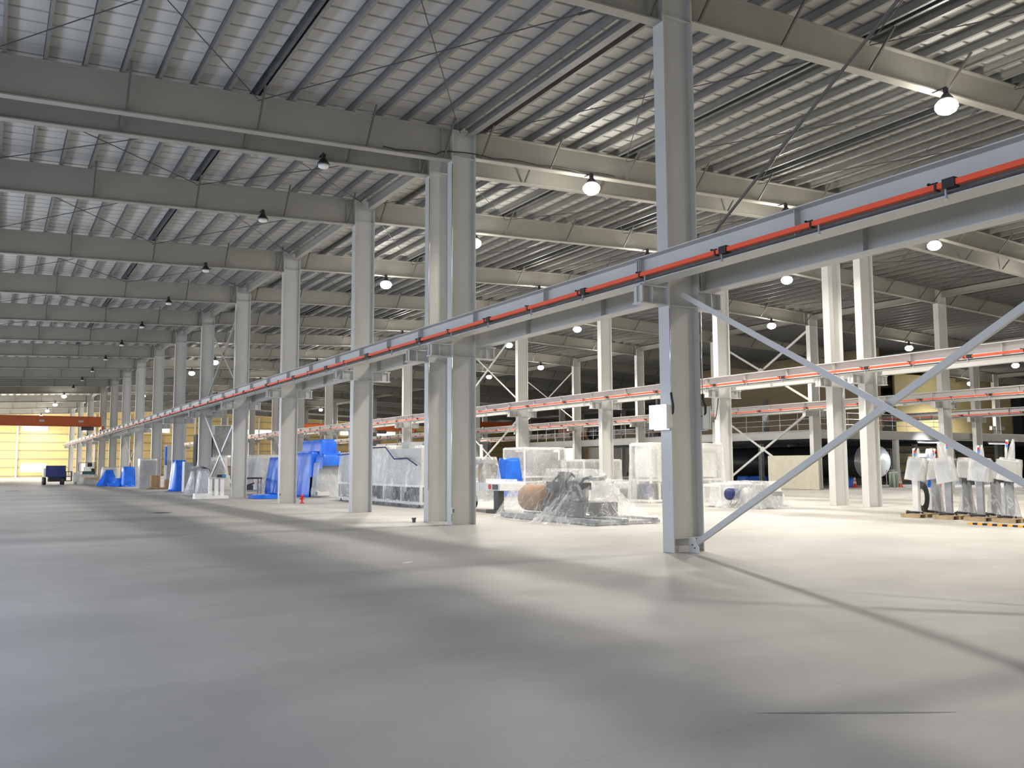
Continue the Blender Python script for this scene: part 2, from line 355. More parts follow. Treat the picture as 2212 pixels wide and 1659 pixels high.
for k, (x0, x1, dep) in enumerate(BAYS):
    for j, y in enumerate(YG):
        if j == 0 and k != 0 and k != 1: continue
        lab = 'grey steel roof rafter %s, %s frame' % (BN[k], ORD[j])
        if k not in rproto:
            t = thing('roof_rafter', (0, y, 0), lab, 'roof rafter', 'steel rafters spanning under the roof'); b = MB()
            ibeam_x(b, x0, x1, dep, 0.24, 0.030, 0.012); b.build('beam', RAFT, t)
            for fx in FLY[k]:
                s = MB(); z = ztop(fx); s.box(fx-.006, -.1, z-dep+.023, fx+.006, -.007, z-.023); s.box(fx-.006, .007, z-dep+.023, fx+.006, .1, z-.023); (s.build('stiffener', RAFT, t) if fx in (10.4, 27.3, 28.7, 43.5) else None)
                for sy in (-1, 1):
                    s = MB(); s.extr([(-.022,-.022),(.022,-.022),(.022,.022),(-.022,.022)], (fx+.03, sy*.1, z-dep+.05), (fx+.03, sy*.78, z+.02)); s.build('fly_brace', BRACE, t)
            rproto[k] = t
        else: dup(rproto[k], (0, y, 0), lab)

# ------------------------------------------------------------------ purlins
def zsec(): 
    h, b, t = 0.235, 0.075, 0.006
    return [(-t/2,0),(b,0),(b,0.02),(b-t,0.02),(b-t,t),(t/2,t),(t/2,h-t),(b-t,h-t),(b-t,h-.02),(b,h-.02),(b,h),(-t/2,h)]
pm = None; px = []
x = -5.6
while x < 100: px.append(x); x += 0.79
for k, x in enumerate(px):
    if pm is None:
        b = MB(); b.extr([(-p, q) for p, q in zsec()], (0, YMIN+.1, 0), (0, YMAX-.1, 0)); pm = b.build('purlin', PURL); o = pm
    else: o = pm.copy(); COL.objects.link(o)
    o.location = (x, 0, ztop(x)+0.012)
    tag(o, 'long galvanised steel purlin running lengthwise under the corrugated roof deck', 'purlin', 'roof purlins')
# eave strut / tie beams along each column row, deeper double beam at mid bay
tp = {}
for i, x in enumerate(XL):
    for j in range(len(YG)-1):
        if j == 2 or (j == 0 and i > 0): continue
        L = YG[j+1]-YG[j]-0.32; d = 0.34 if j > 2 else 0.2; xx = x+CW/2+.12
        b = MB(); b.extr(isec(d, 0.2, .014, .01), (0, 0, 0), (0, L, 0)); o = b.build('tie_beam', RAFT if j > 2 else PURL)
        o.location = (xx, YG[j]+0.16, ztop(xx)-d/2-.03 if j > 2 else ztop(xx)-.1)
        tag(o, 'grey steel tie beam along the tops of the %s of columns, %s bay' % (ROW[i], ORD[j]), 'tie beam', 'tie beams under the roof')
for k, x in enumerate((-.72, 5.1, 16.55, 22.3, 33.8)):
    b = MB(); b.extr([(-p, q) for p, q in zsec()], (0, YMIN+.1, 0), (0, YMAX-.1, 0)); o = b.build('purlin', DGREY, loc=(x+.22, 0, ztop(x+.22)+.012))
    tag(o, 'dark doubled purlin running lengthwise under the roof, %s one from the left' % ORD[k].replace('nearest', 'first'), 'purlin', 'dark doubled purlins')
# crossed bracing rods just under the purlins
NODE = [(-0.6, 5.3), (5.3, 10.9), (11.2, 16.74), (16.74, 22.5), (22.5, 27.9), (28.2, 34), (34, 39.6), (39.6, 44.1)]
for k, (a, c) in enumerate(NODE):
    for j in range(0, 12):
        if j == 2: continue
        if k > 4 and j < 2: continue
        for s, (p, q) in enumerate(((a, c), (c, a))):
            b = MB(); A = Vector((p, YG[j]+.15, ztop(p)-.10-.05*s)); B = Vector((q, YG[j+1]-.15, ztop(q)-.10-.05*s))
            mid = (A+B)/2; A -= mid; B -= mid; b.tube([A, B], .013, 6); b.tube([A+(B-A)*.13, A+(B-A)*.17], .03, 6)
            o = b.build('brace_rod', DARK, loc=mid)
            tag(o, 'thin dark crossed bracing rod just under the roof purlins', 'bracing rod', 'roof bracing rods')

# ------------------------------------------------------------------ crane runway beams + conductor bars
bm_cache = {}
for i, x in enumerate(XL):
    for side, xc in ((0, x-0.47), (1, x+CW+.32)):
        for j in range(len(YG)-1):
            if i > 0 and j < 1: continue
            if i == 4: continue
            y0, y1 = YG[j], YG[j+1]
            if j == 0: y0 = 1.5
            if j == 2: continue
            if j == 1: y1 = YG[2]+.735
            if j == 3: y0 = YG[3]-.735
            L = y1-y0-.012
            t = thing('runway_beam', (xc, y0+.006, 4.872), '%s crane runway beam on the %s side of the %s, %s span' % ('blue-grey' if i == 0 else 'pale grey', 'left' if side == 0 else 'right', ROW[i], ORD[j]), 'runway beam', 'crane runway beams')
            b = MB(); b.extr(isec(0.48, 0.36 if side == 0 else .30, .018, .012), (0, 0, .24), (0, L, .24)); b.build('beam', STEEL if i == 0 else STEEL_W, t)
            b = MB(); b.box(-.035, 0, .481, .035, L, .515); b.build('rail', GALV, t)
            for yy in (0.02, L/3, 2*L/3, L-.02):
                b = MB(); b.box(-.13, yy-.006, .019, -.007, yy+.006, .461); b.box(.007, yy-.006, .019, .13, yy+.006, .461); b.build('stiffener', STEEL if i == 0 else STEEL_W, t)
def conductor(x, ya, yb, row, step):
    t = thing('conductor_bar', (x, 0, 5.0), 'long orange-red power rail along the left side of the %s runway beam' % row, 'power rail')
    b = MB(); b.box(-.035, ya, -.035, .035, yb, .035); b.build('bar', ORANGE, t)
    b = MB(); b.box(.05, ya, -.105, .075, yb, -.075); b.build('cable_track', DARK, t)
    y = ya+.5; k = 0
    while y < yb and k < 90:
        c = MB(); c.box(-.045, y-.015, -.05, .05, y+.015, .05); c.box(-.02, y+.09, .05, .22, y+.12, .075); c.box(-.02, y-.02, .05, .0, y+.12, .06)
        c.build('hanger', BLACK, t)
        c = MB(); c.box(-.005, y-.12, -.141, .02, y-.10, -.036); c.box(-.03, y-.13, -.18, .02, y-.09, -.14); c.build('bolt', GALV, t)
        if k % 2 == 0:
            c = MB(); c.box(-.055, y-.26, -.055, .06, y-.10, .06); c.build('joint_cover', BLACK, t)
        y += step; k += 1
conductor(9.96, 2.11, 158, 'nearest', 1.93)
conductor(26.95, 12.5, 158, 'second', 1.93)
conductor(43.12, 21.5, 158, 'third', 1.93)
conductor(60.17, 28.9, 158, 'fourth', 2.2)

# ------------------------------------------------------------------ wall plane cross braces
def xbrace(x, ya, yb, za, zb, wd, where, m=STEEL, mid=True):
    ya = min(YG, key=lambda q: abs(q-ya))+.17; yb = min(YG, key=lambda q: abs(q-yb))-.17
    for s, (p, q) in enumerate((((ya, za), (yb, zb)), ((ya, zb), (yb, za)))):
        b = MB(); A = Vector((0, p[0], p[1])); B = Vector((0, q[0], q[1]))
        c = (A+B)/2; A -= c; B -= c
        b.extr([(-.035,-wd/2),(.035,-wd/2),(.035,-wd/2+.008),(-.027,-wd/2+.008),(-.027,wd/2),(-.035,wd/2)], A, B, (1, 0, 0) if False else (0, 0, 1))
        o = b.build('brace_bar', m, loc=(x-.04+.08*s, c.y, c.z))
        tag(o, 'grey diagonal brace %s, rising %s' % (where, 'away' if s == 0 else 'nearer'), 'brace')
xbrace(11.03, 3.95, 12.28, 0.1, 4.75, 0.10, 'crossing beside the foreground column')
xbrace(11.03, 46.4, 54.6, 0.1, 4.6, 0.16, 'low between third and fourth columns behind the pair')
xbrace(11.03, 46.4, 54.6, 5.6, 10.2, 0.14, 'high between third and fourth columns behind the pair', RAFT)
xbrace(11.03, 82.4, 91.1, 0.1, 4.6, 0.14, 'low in the far part of the nearest row', RAFT)
xbrace(44.2, 37.85, 46.0, 0.1, 5.0, 0.14, 'low in the third row beside the mezzanine', STEEL_W)
xbrace(44.2, 37.85, 46.0, 5.5, 10.1, 0.14, 'high in the third row beside the mezzanine', STEEL_W)
xbrace(28.03, 46.4, 54.6, 5.5, 10.3, 0.10, 'high in the second row of columns', STEEL_W)
xbrace(28.03, 46.4, 54.6, 0.1, 4.6, 0.10, 'low in the second row of columns', STEEL_W)
xbrace(44.2, 63.8, 72.5, 5.5, 10.0, 0.10, 'high in the far third row', STEEL_W)
for x, y, z, l in ((44.2, 41.91, 2.55, 'low'), (44.2, 41.91, 7.8, 'high')):
    b = MB(); b.extr([(-.22, -.05), (-.05, -.16), (.05, -.16), (.22, -.05), (.22, .05), (.05, .16), (-.05, .16), (-.22, .05)], (-.1, 0, 0), (-.085, 0, 0))
    tag(b.build('crossing_plate', STEEL_W, loc=(x, y, z)), 'small pale plate where the %s third-row braces cross' % l, 'gusset plate')
b = MB(); b.tube([(0, -3.9, 2.56), (0, 3.9, -2.56)], .028, 6)
tag(b.build('brace_bar', BRACE, loc=(11.3, 8.4, 8.05)), 'thin dark diagonal rod above the orange rail beside the foreground column', 'brace')

# ------------------------------------------------------------------ high bay lamps
def lamp_root(lit):
    t = thing('high_bay_lamp', (0, 0, 0), 'x', 'lamp')
    b = MB(); b.lathe([(.17, -.10), (.16, -.06), (.07, .06), (.03, .08)], n=20); b.build('reflector', BLACK, t, smooth=True)
    b = MB(); b.box(-.05, -.04, .081, .05, .04, .20); b.box(-.02, -.02, .20, .02, .34, .23); b.build('bracket', BLACK, t)
    b = MB()
    if lit: b.lathe([(.03, -.44), (.12, -.425), (.21, -.37), (.26, -.28), (.25, -.20), (.19, -.13), (.12, -.105)], n=20)  # lit bulb oversized, its shape takes in the glare around the lamp
    else: b.lathe([(.10, -.19), (.135, -.17), (.14, -.105)], n=20)
    b.build('bulb', BULB if lit else WHITE, t, smooth=True)
    return t
LP = lamp_root(True); LO = lamp_root(False)
lit = [(19.22, 12.48), (15.25, 21.36), (23.6, 21.36), (15.3, 28.92), (23.6, 28.92), (15.35, 37.63), (23.7, 37.63), (32.0, 46.19), (32.0, 54.8),
       (40.3, 37.63), (40.3, 54.8), (40.3, 63.6), (40.3, 72.7), (53.4, 37.63), (66.0, 37.63), (23.65, 54.8), (23.6, 72.7), (15.2, 72.7), (15.2, 82.2),
       (15.2, 111.3), (23.7, 91.3), (6.9, 111.3), (6.9, 126.8), (6.7, 141.0), (6.6, 156.0), (35.2, 91.3), (41.9, 126.8), (66.0, 91.3),
       (32.0, 21.36), (32.0, 28.92), (40.3, 21.36), (53.4, 21.36), (66, 21.36), (19.2, 3.75), (74.0, 46.19), (57, 111.3), (80, 37.63), (23.6, 3.75), (32, 3.75), (32, 12.48), (23.6, 46.19), (23.6, 63.6), (23.6, 111.3)]
unlit = [(7.42, 22.83)]+[(7.4-.04*q, YG[4+q]) for q in range(9)]+[(40.3, 82.2)]
def aisle(x): return ['left', 'second', 'third', 'fourth', 'fifth', 'sixth'][sum(x > a for a in XL)]
first = {True: LP, False: LO}; used = {True: False, False: False}
for on_, lst in ((True, lit), (False, unlit)):
    for (x, y) in lst:
        j = min(range(len(YG)), key=lambda q: abs(YG[q]-y)); dep = 0.92 if x < 10.7 else 0.76
        z = ztop(x)-(dep if dep < .8 else .9)+(-.22 if dep < .8 else -.10)
        side = ''
        same = sorted([p[0] for p in lst if p[1] == y and aisle(p[0]) == aisle(x)])
        if len(same) == 2: side = ', %s of two' % ('left' if x == same[0] else 'right')
        lab = '%s high bay lamp over the %s aisle on the %s frame%s' % ('glowing' if on_ else 'unlit dark', aisle(x), ORD[j], side)
        if not used[on_]: t = first[on_]; t.location = (x, y-.34, z); t['label'] = lab; used[on_] = True
        else: t = dup(first[on_], (x, y-.34, z), lab)
        t['group'] = 'lit high bay lamps' if on_ else 'unlit high bay lamps'
        if on_:
            d = bpy.data.lights.new('lamp_light', 'SPOT'); d.energy = LAMP_W; d.color = LAMP_COL; d.shadow_soft_size = 0.25; d.spot_size = 2.65; d.spot_blend = 0.5
            o = bpy.data.objects.new('lamp_light', d); COL.objects.link(o); o.location = (x, y-.34, z-.50)
            d = bpy.data.lights.new('lamp_glow', 'POINT'); d.energy = LAMP_W*.045; d.color = LAMP_COL; d.shadow_soft_size = 0.2
            o = bpy.data.objects.new('lamp_glow', d); COL.objects.link(o); o.location = (x, y-.40, z-.7)

# ------------------------------------------------------------------ details on the near columns
def wallbox(x, y, z, litp, lab):
    t = thing('junction_box', (x, y, z), lab, 'electrical box')
    s = -1 if litp else 1
    b = MB(); b.box(min(0, s*.16), -.21, 0, max(0, s*.16), .21, .42); b.build('housing', BOXW, t)
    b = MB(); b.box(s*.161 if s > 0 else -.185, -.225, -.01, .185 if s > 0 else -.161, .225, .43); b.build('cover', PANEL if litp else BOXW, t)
    b = MB(); b.box(min(0,s*.1), -.23, -.03, max(0,s*.1), .2, -.005); b.build('bracket', GALV, t)
    return t
b = MB(); b.box(.026, -FW/2+.01, .252, CW-.026, FW/2-.01, .268); b.build('stiffener', STEEL, cols[0, 1])
wallbox(10.665, 12.50, 2.25, True, 'glowing white box on the left face of the foreground column')
wallbox(11.405, 12.50, 2.25, False, 'plain grey box on the right face of the foreground column')
for x, lab in ((10.655, 'left'), (11.415, 'right')):
    t = thing('cable_conduit', (x, 12.30, 0), 'thin conduit with black flexible end on the %s edge of the foreground column' % lab, 'conduit')
    b = MB(); b.tube([(0, 0, 4.45), (0, 0, 2.88)], .013, 8); b.build('pipe', GALV, t, smooth=True)
    b = MB(); b.tube([(0, 0, 2.90), (0, -.01, 2.8), (.02 if lab == 'left' else .05, -.02, 2.66), (0.02 if lab == 'left' else .05, -.01, 2.55), (0, .03, 2.47)], .024, 8); b.build('flexible_end', BLACK, t, smooth=True)
for (x, y, z0, z1, lab) in ((10.655, 21.19, .0, 9.9, 'nearer column of the foreground pair'), (10.655, 22.66, .8, 9.9, 'farther column of the foreground pair'), (10.655, 45.99, .4, 9.6, 'fourth column behind the foreground pair')):
    b = MB(); b.tube([(0, 0, z0+.1), (0, 0, 4.5)], .014, 8); b.tube([(0, 0, 5.5), (0, 0, z1)], .014, 8)
    tag(b.build('cable_conduit', GALV, loc=(x, y, 0), smooth=True), 'thin bright conduit up the corner of the %s' % lab, 'conduit')
for (j, lab) in ((2, 'nearer column of the foreground pair'), (5, 'second column behind the pair')):
    t = thing('socket_box', (10.66, YG[j]-.19, .32), 'small socket box low on the %s' % lab, 'socket'); b = MB(); b.box(-.03, -.06, 0, .04, .03, .14); b.build('housing', BOXW, t)
    b = MB(); b.box(-.02, -.066, .02, .0, -.061, .12); b.box(.012, -.066, .02, .03, -.061, .12); b.build('outlet', DGREY, t)
t = thing('gusset_plate', (11.03, 12.20, 0), 'bolted pale gusset plate at the foot of the foreground column', 'gusset plate')
b = MB(); b.extr([(-.13, 0), (.13, 0), (.13, .1), (.02, .26), (-.13, .26)], (-.008, 0, 0.005), (.008, 0, 0.005)); b.build('plate', STEEL_W, t)
b = MB()
for yy, zz in ((-.03, .09), (.03, .14)): b.tube([(-.02, yy, zz), (-.009, yy, zz)], .016, 6)
b.build('bolts', DGREY, t)
# black cable sagging along the bottom flange of the paired rafter
pts = []
for q in range(60):
    x = 8.6+q*.13; zz = ztop(x)-(.92 if x < 10.7 else .76)+.05+.05*abs(math.sin(x*2.1))
    if 10.2 < x < 11.9: zz = max(zz, ztop(11)-.80+.1*math.sin((x-10.2)*3))
    pts.append((x, 21.36-.17, zz))
b = MB(); b.tube(pts, .016, 6); tag(b.build('power_cable', BLACK, smooth=True), 'black cable draped along the rafter at the top of the paired columns', 'cable')
# black loop cable hanging at column bracket, second row
b = MB(); b.tube([(0,0,4.5),(-.05,0,4.2),(-.12,0,3.8),(-.2,.02,3.55)], .02, 6); tag(b.build('power_cable', BLACK, loc=(27.645, 28.8, 0), smooth=True), 'black cable hanging beside the first second-row column behind the pair', 'cable')

# ------------------------------------------------------------------ overhead cranes
def crane(x0, x1, y, z0, z1, hx, lab):
    t = thing('overhead_crane', (x0, y, 5.39), lab, 'overhead crane'); Z = 5.39
    L = x1-x0
    b = MB(); b.box(.5, -.2, z0-Z, L-.2, .2, z1-Z); b.box(.5, -.28, z0-Z-.04, L-.2, .28, z0-Z-.001); b.box(.5, -.28, z1-Z+.001, L-.2, .28, z1-Z+.03); b.build('girder', CRANE, t)
    for xx in (0.15, L-.15):
        b = MB(); b.box(xx-.13, -1.5, .14, xx+.13, 1.5, max(.45, z0-Z-.045)); b.build('end_carriage', CRANE, t)
        for yy in (-1.3, 1.3):
            b = MB(); b.lathe([(.12, -.04), (.12, .04)], (xx, yy, .1201), 16, 'X'); b.build('wheel', DARK, t)
    b = MB()
    for xx in (L*.85, L*.62): b.box(xx, -.206, (z0+z1)/2-Z-.1, xx+.45, -.201, (z0+z1)/2-Z+.12)
    b.build('name_plate', BOXW, t)
    h = MB(); h.box(hx-.35, -.3, z0-Z-.42, hx+.35, .3, z0-Z-.05); h.lathe([(.2, -.6), (.2, .6)], (hx, -.35, z0-Z-.25), 14, 'X'); h.build('hoist', DGREY, t)
    h = MB(); h.tube([(hx, 0, z0-Z-.42), (hx, 0, z0-Z-.75)], .03, 6); h.tube([(hx, 0, z0-Z-.7), (hx+.12, 0, z0-Z-.85), (hx, 0, z0-Z-1.0), (hx-.1, 0, z0-Z-.9)], .05, 8); h.build('hook', DARK, t)
    return t
crane(XMIN+.4, 10.25, 103, 5.85, 6.85, 14.3, 'orange overhead crane girder spanning the left aisle at the far end')
crane(28.75, 43.35, 97, 5.75, 6.3, 10.6, 'orange overhead crane spanning the third aisle')
crane(44.95, 60.4, 89, 6.0, 6.5, 13.2, 'orange overhead crane spanning the fourth aisle')

# ------------------------------------------------------------------ mezzanine
MZ = 3.75
t = thing('mezzanine_floor', (44.9, 38.0, 0), 'pale steel mezzanine platform with dark underside behind the third column row', 'mezzanine')
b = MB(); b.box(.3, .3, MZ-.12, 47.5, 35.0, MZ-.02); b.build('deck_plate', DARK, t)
b = MB(); b.extr(isec(.55, .3, .03, .02), (0, 0, MZ-.3), (0, 35.0, MZ-.3)); b.build('edge_beam', STEEL_W, t)
b = MB(); b.extr(isec(.55, .3, .03, .02), (0.2, 0, MZ-.3), (47.5, 0, MZ-.3)); b.build('edge_beam', STEEL_W, t)
for q in range(9):
    b = MB(); b.extr(isec(.4, .2, .02, .012), (4+q*4.6, .3, MZ-.34), (4+q*4.6, 34.8, MZ-.34)); b.build('floor_beam', DGREY, t)
t2 = thing('guard_rail', (44.9, 38.0, MZ), 'thin grey guard railing along the edge of the mezzanine', 'railing')
for z in (.35, .7, 1.1):
    b = MB(); b.tube([(0, .1, z), (0, 34.8, z)], .018, 6); b.build('rail', GALV, t2)
    b = MB(); b.tube([(0, .1, z), (13.8, .1, z)], .018, 6); b.build('rail', GALV, t2)
for q in range(24):
    b = MB(); b.tube([(0, .1+q*1.5, 0), (0, .1+q*1.5, 1.1)], .018, 6); b.build('post', GALV, t2)
for q in range(1, 10):
    b = MB(); b.tube([(q*1.5, .1, 0), (q*1.5, .1, 1.1)], .018, 6); b.build('post', GALV, t2)
for x, y in ((52.5, 38.0), (51.8, 49.4), (61.3, 46.4), (58, 59), (70, 38.0), (61.3, 60), (66, 46.0), (74, 40)):
    b = MB(); b.extr(isec(.3, .3, .02, .015), (0, 0, .01), (0, 0, MZ-.6), (0, 1, 0)); o = b.build('mezzanine_post', STEEL_W, loc=(x, y, 0))
    tag(o, 'short pale steel post standing under the mezzanine', 'post', 'mezzanine posts')
for y in (38.0, 46.7):
    b = MB(); b.tube([(0, 0, 0), (0, 0, 2.6)], .22, 12); tag(b.build('duct_pipe', GALV, loc=(50.2, y+.6, MZ+.0), smooth=True), 'shiny vertical duct standing on the mezzanine edge, %s' % ('nearer one' if y < 40 else 'farther one'), 'duct')
# cable drums on the deck
for q, (y, m) in enumerate(((66.3, CARD), (63.6, DGREY))):
    t = thing('cable_drum', (46.4, y, MZ+.62), '%s cable drum on the mezzanine' % ('brown wooden' if q == 0 else 'dark grey'), 'cable drum')
    b = MB(); b.lathe([(.42, -.7), (.42, .7)], (0, 0, 0), 20, 'Y'); b.build('core', DGREY, t)
    for s in (-.75, .7):
        b = MB(); b.lathe([(.62, s), (.62, s+.06)], (0, 0, 0), 24, 'Y'); b.build('flange', m, t)
# tanks
t = thing('storage_tank', (54.9, 41.2, 1.72), 'long black horizontal tank with rounded silver end under the mezzanine', 'tank')
b = MB(); b.lathe([(1.2, 1.1), (1.2, 16.0), (.9, 16.4)], n=32, axis='Y'); b.build('shell', TBLACK, t, smooth=True)
b = MB(); b.lathe([(.05, -.62), (.45, -.56), (.85, -.38), (1.1, -.1), (1.2, .25), (1.22, 1.1)], n=32, axis='Y'); b.build('end_cap', SILVER, t, smooth=True)
b = MB(); b.lathe([(1.24, .25), (1.24, .33)], n=32, axis='Y'); b.build('flange_ring', GALV, t)
for yy in (2, 8, 14):
    b = MB(); b.box(-.9, yy-.15, -1.74, .9, yy+.15, -1.0); b.build('saddle', DARK, t)
b = MB(); b.box(-1.0, -.2, .35, -.6, .1, .8); b.build('caution_label', YEL, t)

# ------------------------------------------------------------------ draped sheets as height fields over supports
def shell(b, x0, y0, x1, y1, h, slope, floor, ripple, seed, puddle=.08, cell=.08):
    """cloth hanging over a box: capped top, folded skirt falling from the rim"""
    cr = .06; per = []
    def seg(ax, ay, bx, by, nx, ny):
        L = math.hypot(bx-ax, by-ay); k = max(2, int(L/cell))
        for i in range(k): t = i/k; per.append((ax+(bx-ax)*t, ay+(by-ay)*t, nx, ny))
    seg(x0+cr, y0, x1-cr, y0, 0, -1); per.append((x1-.02, y0+.02, .7, -.7))
    seg(x1, y0+cr, x1, y1-cr, 1, 0); per.append((x1-.02, y1-.02, .7, .7))
    seg(x1-cr, y1, x0+cr, y1, 0, 1); per.append((x0+.02, y1-.02, -.7, .7))
    seg(x0, y1-cr, x0, y0+cr, -1, 0); per.append((x0+.02, y0+.02, -.7, -.7))
    N = len(per); M = max(5, int((h-floor)/.14)); o = len(b.v); cx, cy = (x0+x1)/2, (y0+y1)/2
    rings = []
    for q in (.33, .66, .93): rings.append([(cx+(x-cx)*q, cy+(y-cy)*q, h-.05*(noise.noise(Vector((x*1.7*q, y*1.7*q, seed)))+.35)*(1.1-q)) for x, y, nx, ny in per])
    for k in range(M+1):
        t = k/M; R_ = []
        for x, y, nx, ny in per:
            f = noise.noise(Vector((x*1.5, y*1.5, seed+t*.9)))+.45*noise.noise(Vector((x*4.2, y*4.2, seed+9+t*.6)))
            off = t*(h-floor)/slope+ripple*.22*(.12+t)*f-(.02 if k == 0 else 0)
            R_.append((x+nx*off, y+ny*off, h-(h-floor)*t+(.012 if k == M else 0)+(.02*f if 0 < k < M else 0)))
        rings.append(R_)
    if puddle: rings.append([(x+nx*puddle*(1+noise.noise(Vector((x*3, y*3, seed)))), y+ny*puddle*(1+noise.noise(Vector((x*3, y*3, seed+3)))), floor+.012) for (x, y, z), (_, _, nx, ny) in zip(rings[-1], per)])
    for R_ in rings: b.v += R_
    for k in range(len(rings)-1):
        for j in range(N): b.f.append((o+k*N+j, o+k*N+(j+1)%N, o+(k+1)*N+(j+1)%N, o+(k+1)*N+j)); b.mi.append(0)
    b.v.append((cx, cy, h-.04)); c = len(b.v)-1
    for j in range(N): b.f.append((c, o+(j+1)%N, o+j)); b.mi.append(0)
def sheet(supports, m, name='cover', parent=None, res=.07, floor=0.0, ripple=.16, seed=0, flare=None, skip=None, label=None, freq=5.0):
    b = MB()
    steep = [q for q in supports if q[5] >= 5]; supports = [q for q in supports if q[5] < 5]
    for q in steep: shell(b, *q, floor, ripple, seed, puddle=.08 if floor == 0 else 0)
    if supports: tent(b, supports, res, floor, ripple, seed, skip, freq)
    if skip:
        keep = [k for k, f in enumerate(b.f) if not skip(*(sum(b.v[i][a] for i in f)/len(f) for a in range(3)))]
        b.f = [b.f[k] for k in keep]; b.mi = [0]*len(keep)
    return b.build(name, m, parent, smooth=True, label=label)
def tent(b, supports, res, floor, ripple, seed, skip, freq):
    """height of the cloth = highest tent over the supports, creased along the fall line"""
    mxs = max((s[4]-floor)/s[5] for s in supports)
    x0 = min(s[0] for s in supports)-mxs*1.2-.1; x1 = max(s[2] for s in supports)+mxs*1.2+.1
    y0 = min(s[1] for s in supports)-mxs*1.2-.1; y1 = max(s[3] for s in supports)+mxs*1.2+.1
    nx, ny = int((x1-x0)/res)+1, int((y1-y0)/res)+1
    idx = {}; H = np.full((nx, ny), -1.0)
    for i in range(nx):
        for j in range(ny):
            x = x0+i*res; y = y0+j*res; best = -9
            for (a, c, d, e, h, sl) in supports:
                dx = max(a-x, 0, x-d); dy = max(c-y, 0, y-e); ds = math.hypot(dx, dy)
                cx, cy = (a+d)/2, (c+e)/2; an = math.atan2((y-cy)/(e-c+.5), (x-cx)/(d-a+.5))
                if ds > 0:
                    k = 1+ripple*(noise.noise(Vector((math.cos(an)*freq*.5, math.sin(an)*freq*.5, seed)))+.6*noise.noise(Vector((math.cos(an)*freq*1.6, math.sin(an)*freq*1.6, seed+5))))
                    z = h-ds*sl*k; z += .12*h*(1-math.exp(-ds*2))*0
                    rel = ds*sl/h
                    if rel < 1: z -= .09*h*math.sin(PI*rel)      # the cloth sags between the support and the floor
                else: z = h-.03*(1+noise.noise(Vector((x*2.3, y*2.3, seed))))
                best = max(best, z)
            H[i, j] = best+.008*noise.noise(Vector((x*5, y*5, seed+2)))
    fl = floor+.012
    for i in range(nx-1):
        for j in range(ny-1):
            q = ((i, j), (i+1, j), (i+1, j+1), (i, j+1)); hs = [H[a] for a in q]
            if max(hs) < fl-.04: continue
            f = []
            for a in q:
                if a not in idx: idx[a] = len(b.v); b.v.append((x0+a[0]*res, y0+a[1]*res, max(H[a], fl)))
                f.append(idx[a])
            b.f.append(tuple(f)); b.mi.append(0)

def frame(b, x0, y0, x1, y1, z0, z1, t=.05):
    for (x, y) in ((x0, y0), (x1, y0), (x0, y1), (x1, y1)): b.box(x-t/2, y-t/2, z0, x+t/2, y+t/2, z1)
    for z in (z0+t/2, z1-t/2):
        for y in (y0, y1): b.box(x0+t/2, y-t/2, z-t/2, x1-t/2, y+t/2, z+t/2)
        for x in (x0, x1): b.box(x-t/2, y0+t/2, z-t/2, x+t/2, y1-t/2, z+t/2)

# --- long wrapped machine behind the nearest row
t = thing('wrapped_machine', (14.9, 34.8, 0), 'long boxy machine in clear plastic with a dark blue trim line', 'machine')
b = MB(); b.box(-.9, -4.4, .85, .9, 1.0, 2.25); b.build('enclosure', BOXW, t)
b = MB(); b.box(-.9, 1.2, .3, .9, 4.4, 2.05); b.build('enclosure', GREY, t)
b = MB(); frame(b, -.95, -4.5, .95, 4.5, .12, .86, .09)
for yy in (-2.7, -.9, 1.1, 2.8): b.box(-.99, yy-.045, .12, -.9, yy+.045, .84)
b.build('base_frame', WHITE, t)
for yy in (-4.3, -2.4, 0, 2.2, 4.3):
    b = MB(); b.lathe([(.1, 0), (.1, .03), (.03, .04), (.03, .13)], (-.93, yy, 0), 12); b.build('levelling_foot', DARK, t)
b = MB()
for yy in (-4, -3.2, -2.2, -1.2, .2): b.box(-.6, yy, .2, .3, yy+.55, .7)
b.build('equipment', DGREY, t)
b = MB(); b.box(-.3, -1.9, 2.26, .3, -1.1, 2.55); b.build('top_unit', GREY, t)
b = MB(); b.tube([(-1.03, 4.5, 2.08), (-1.03, 1.6, 2.15), (-1.03, 1.0, 2.34), (-1.03, -1.2, 2.34), (-1.07, -2.2, 1.85), (-1.05, -3.4, 1.88), (-1.08, -4.4, 1.6)], .028, 6); b.build('trim_line', DBLUE, t)
sheet([(-.95, -1.3, .95, 1.1, 2.42, 16), (-.95, 1.1, .95, 4.5, 2.2, 16), (-.9, -4.4, .9, -1.3, 2.05, 11), (-.2, -4.5, .9, -2.2, 2.4, 5.5)], FILM0, 'plastic_cover', t, seed=3, ripple=.3)

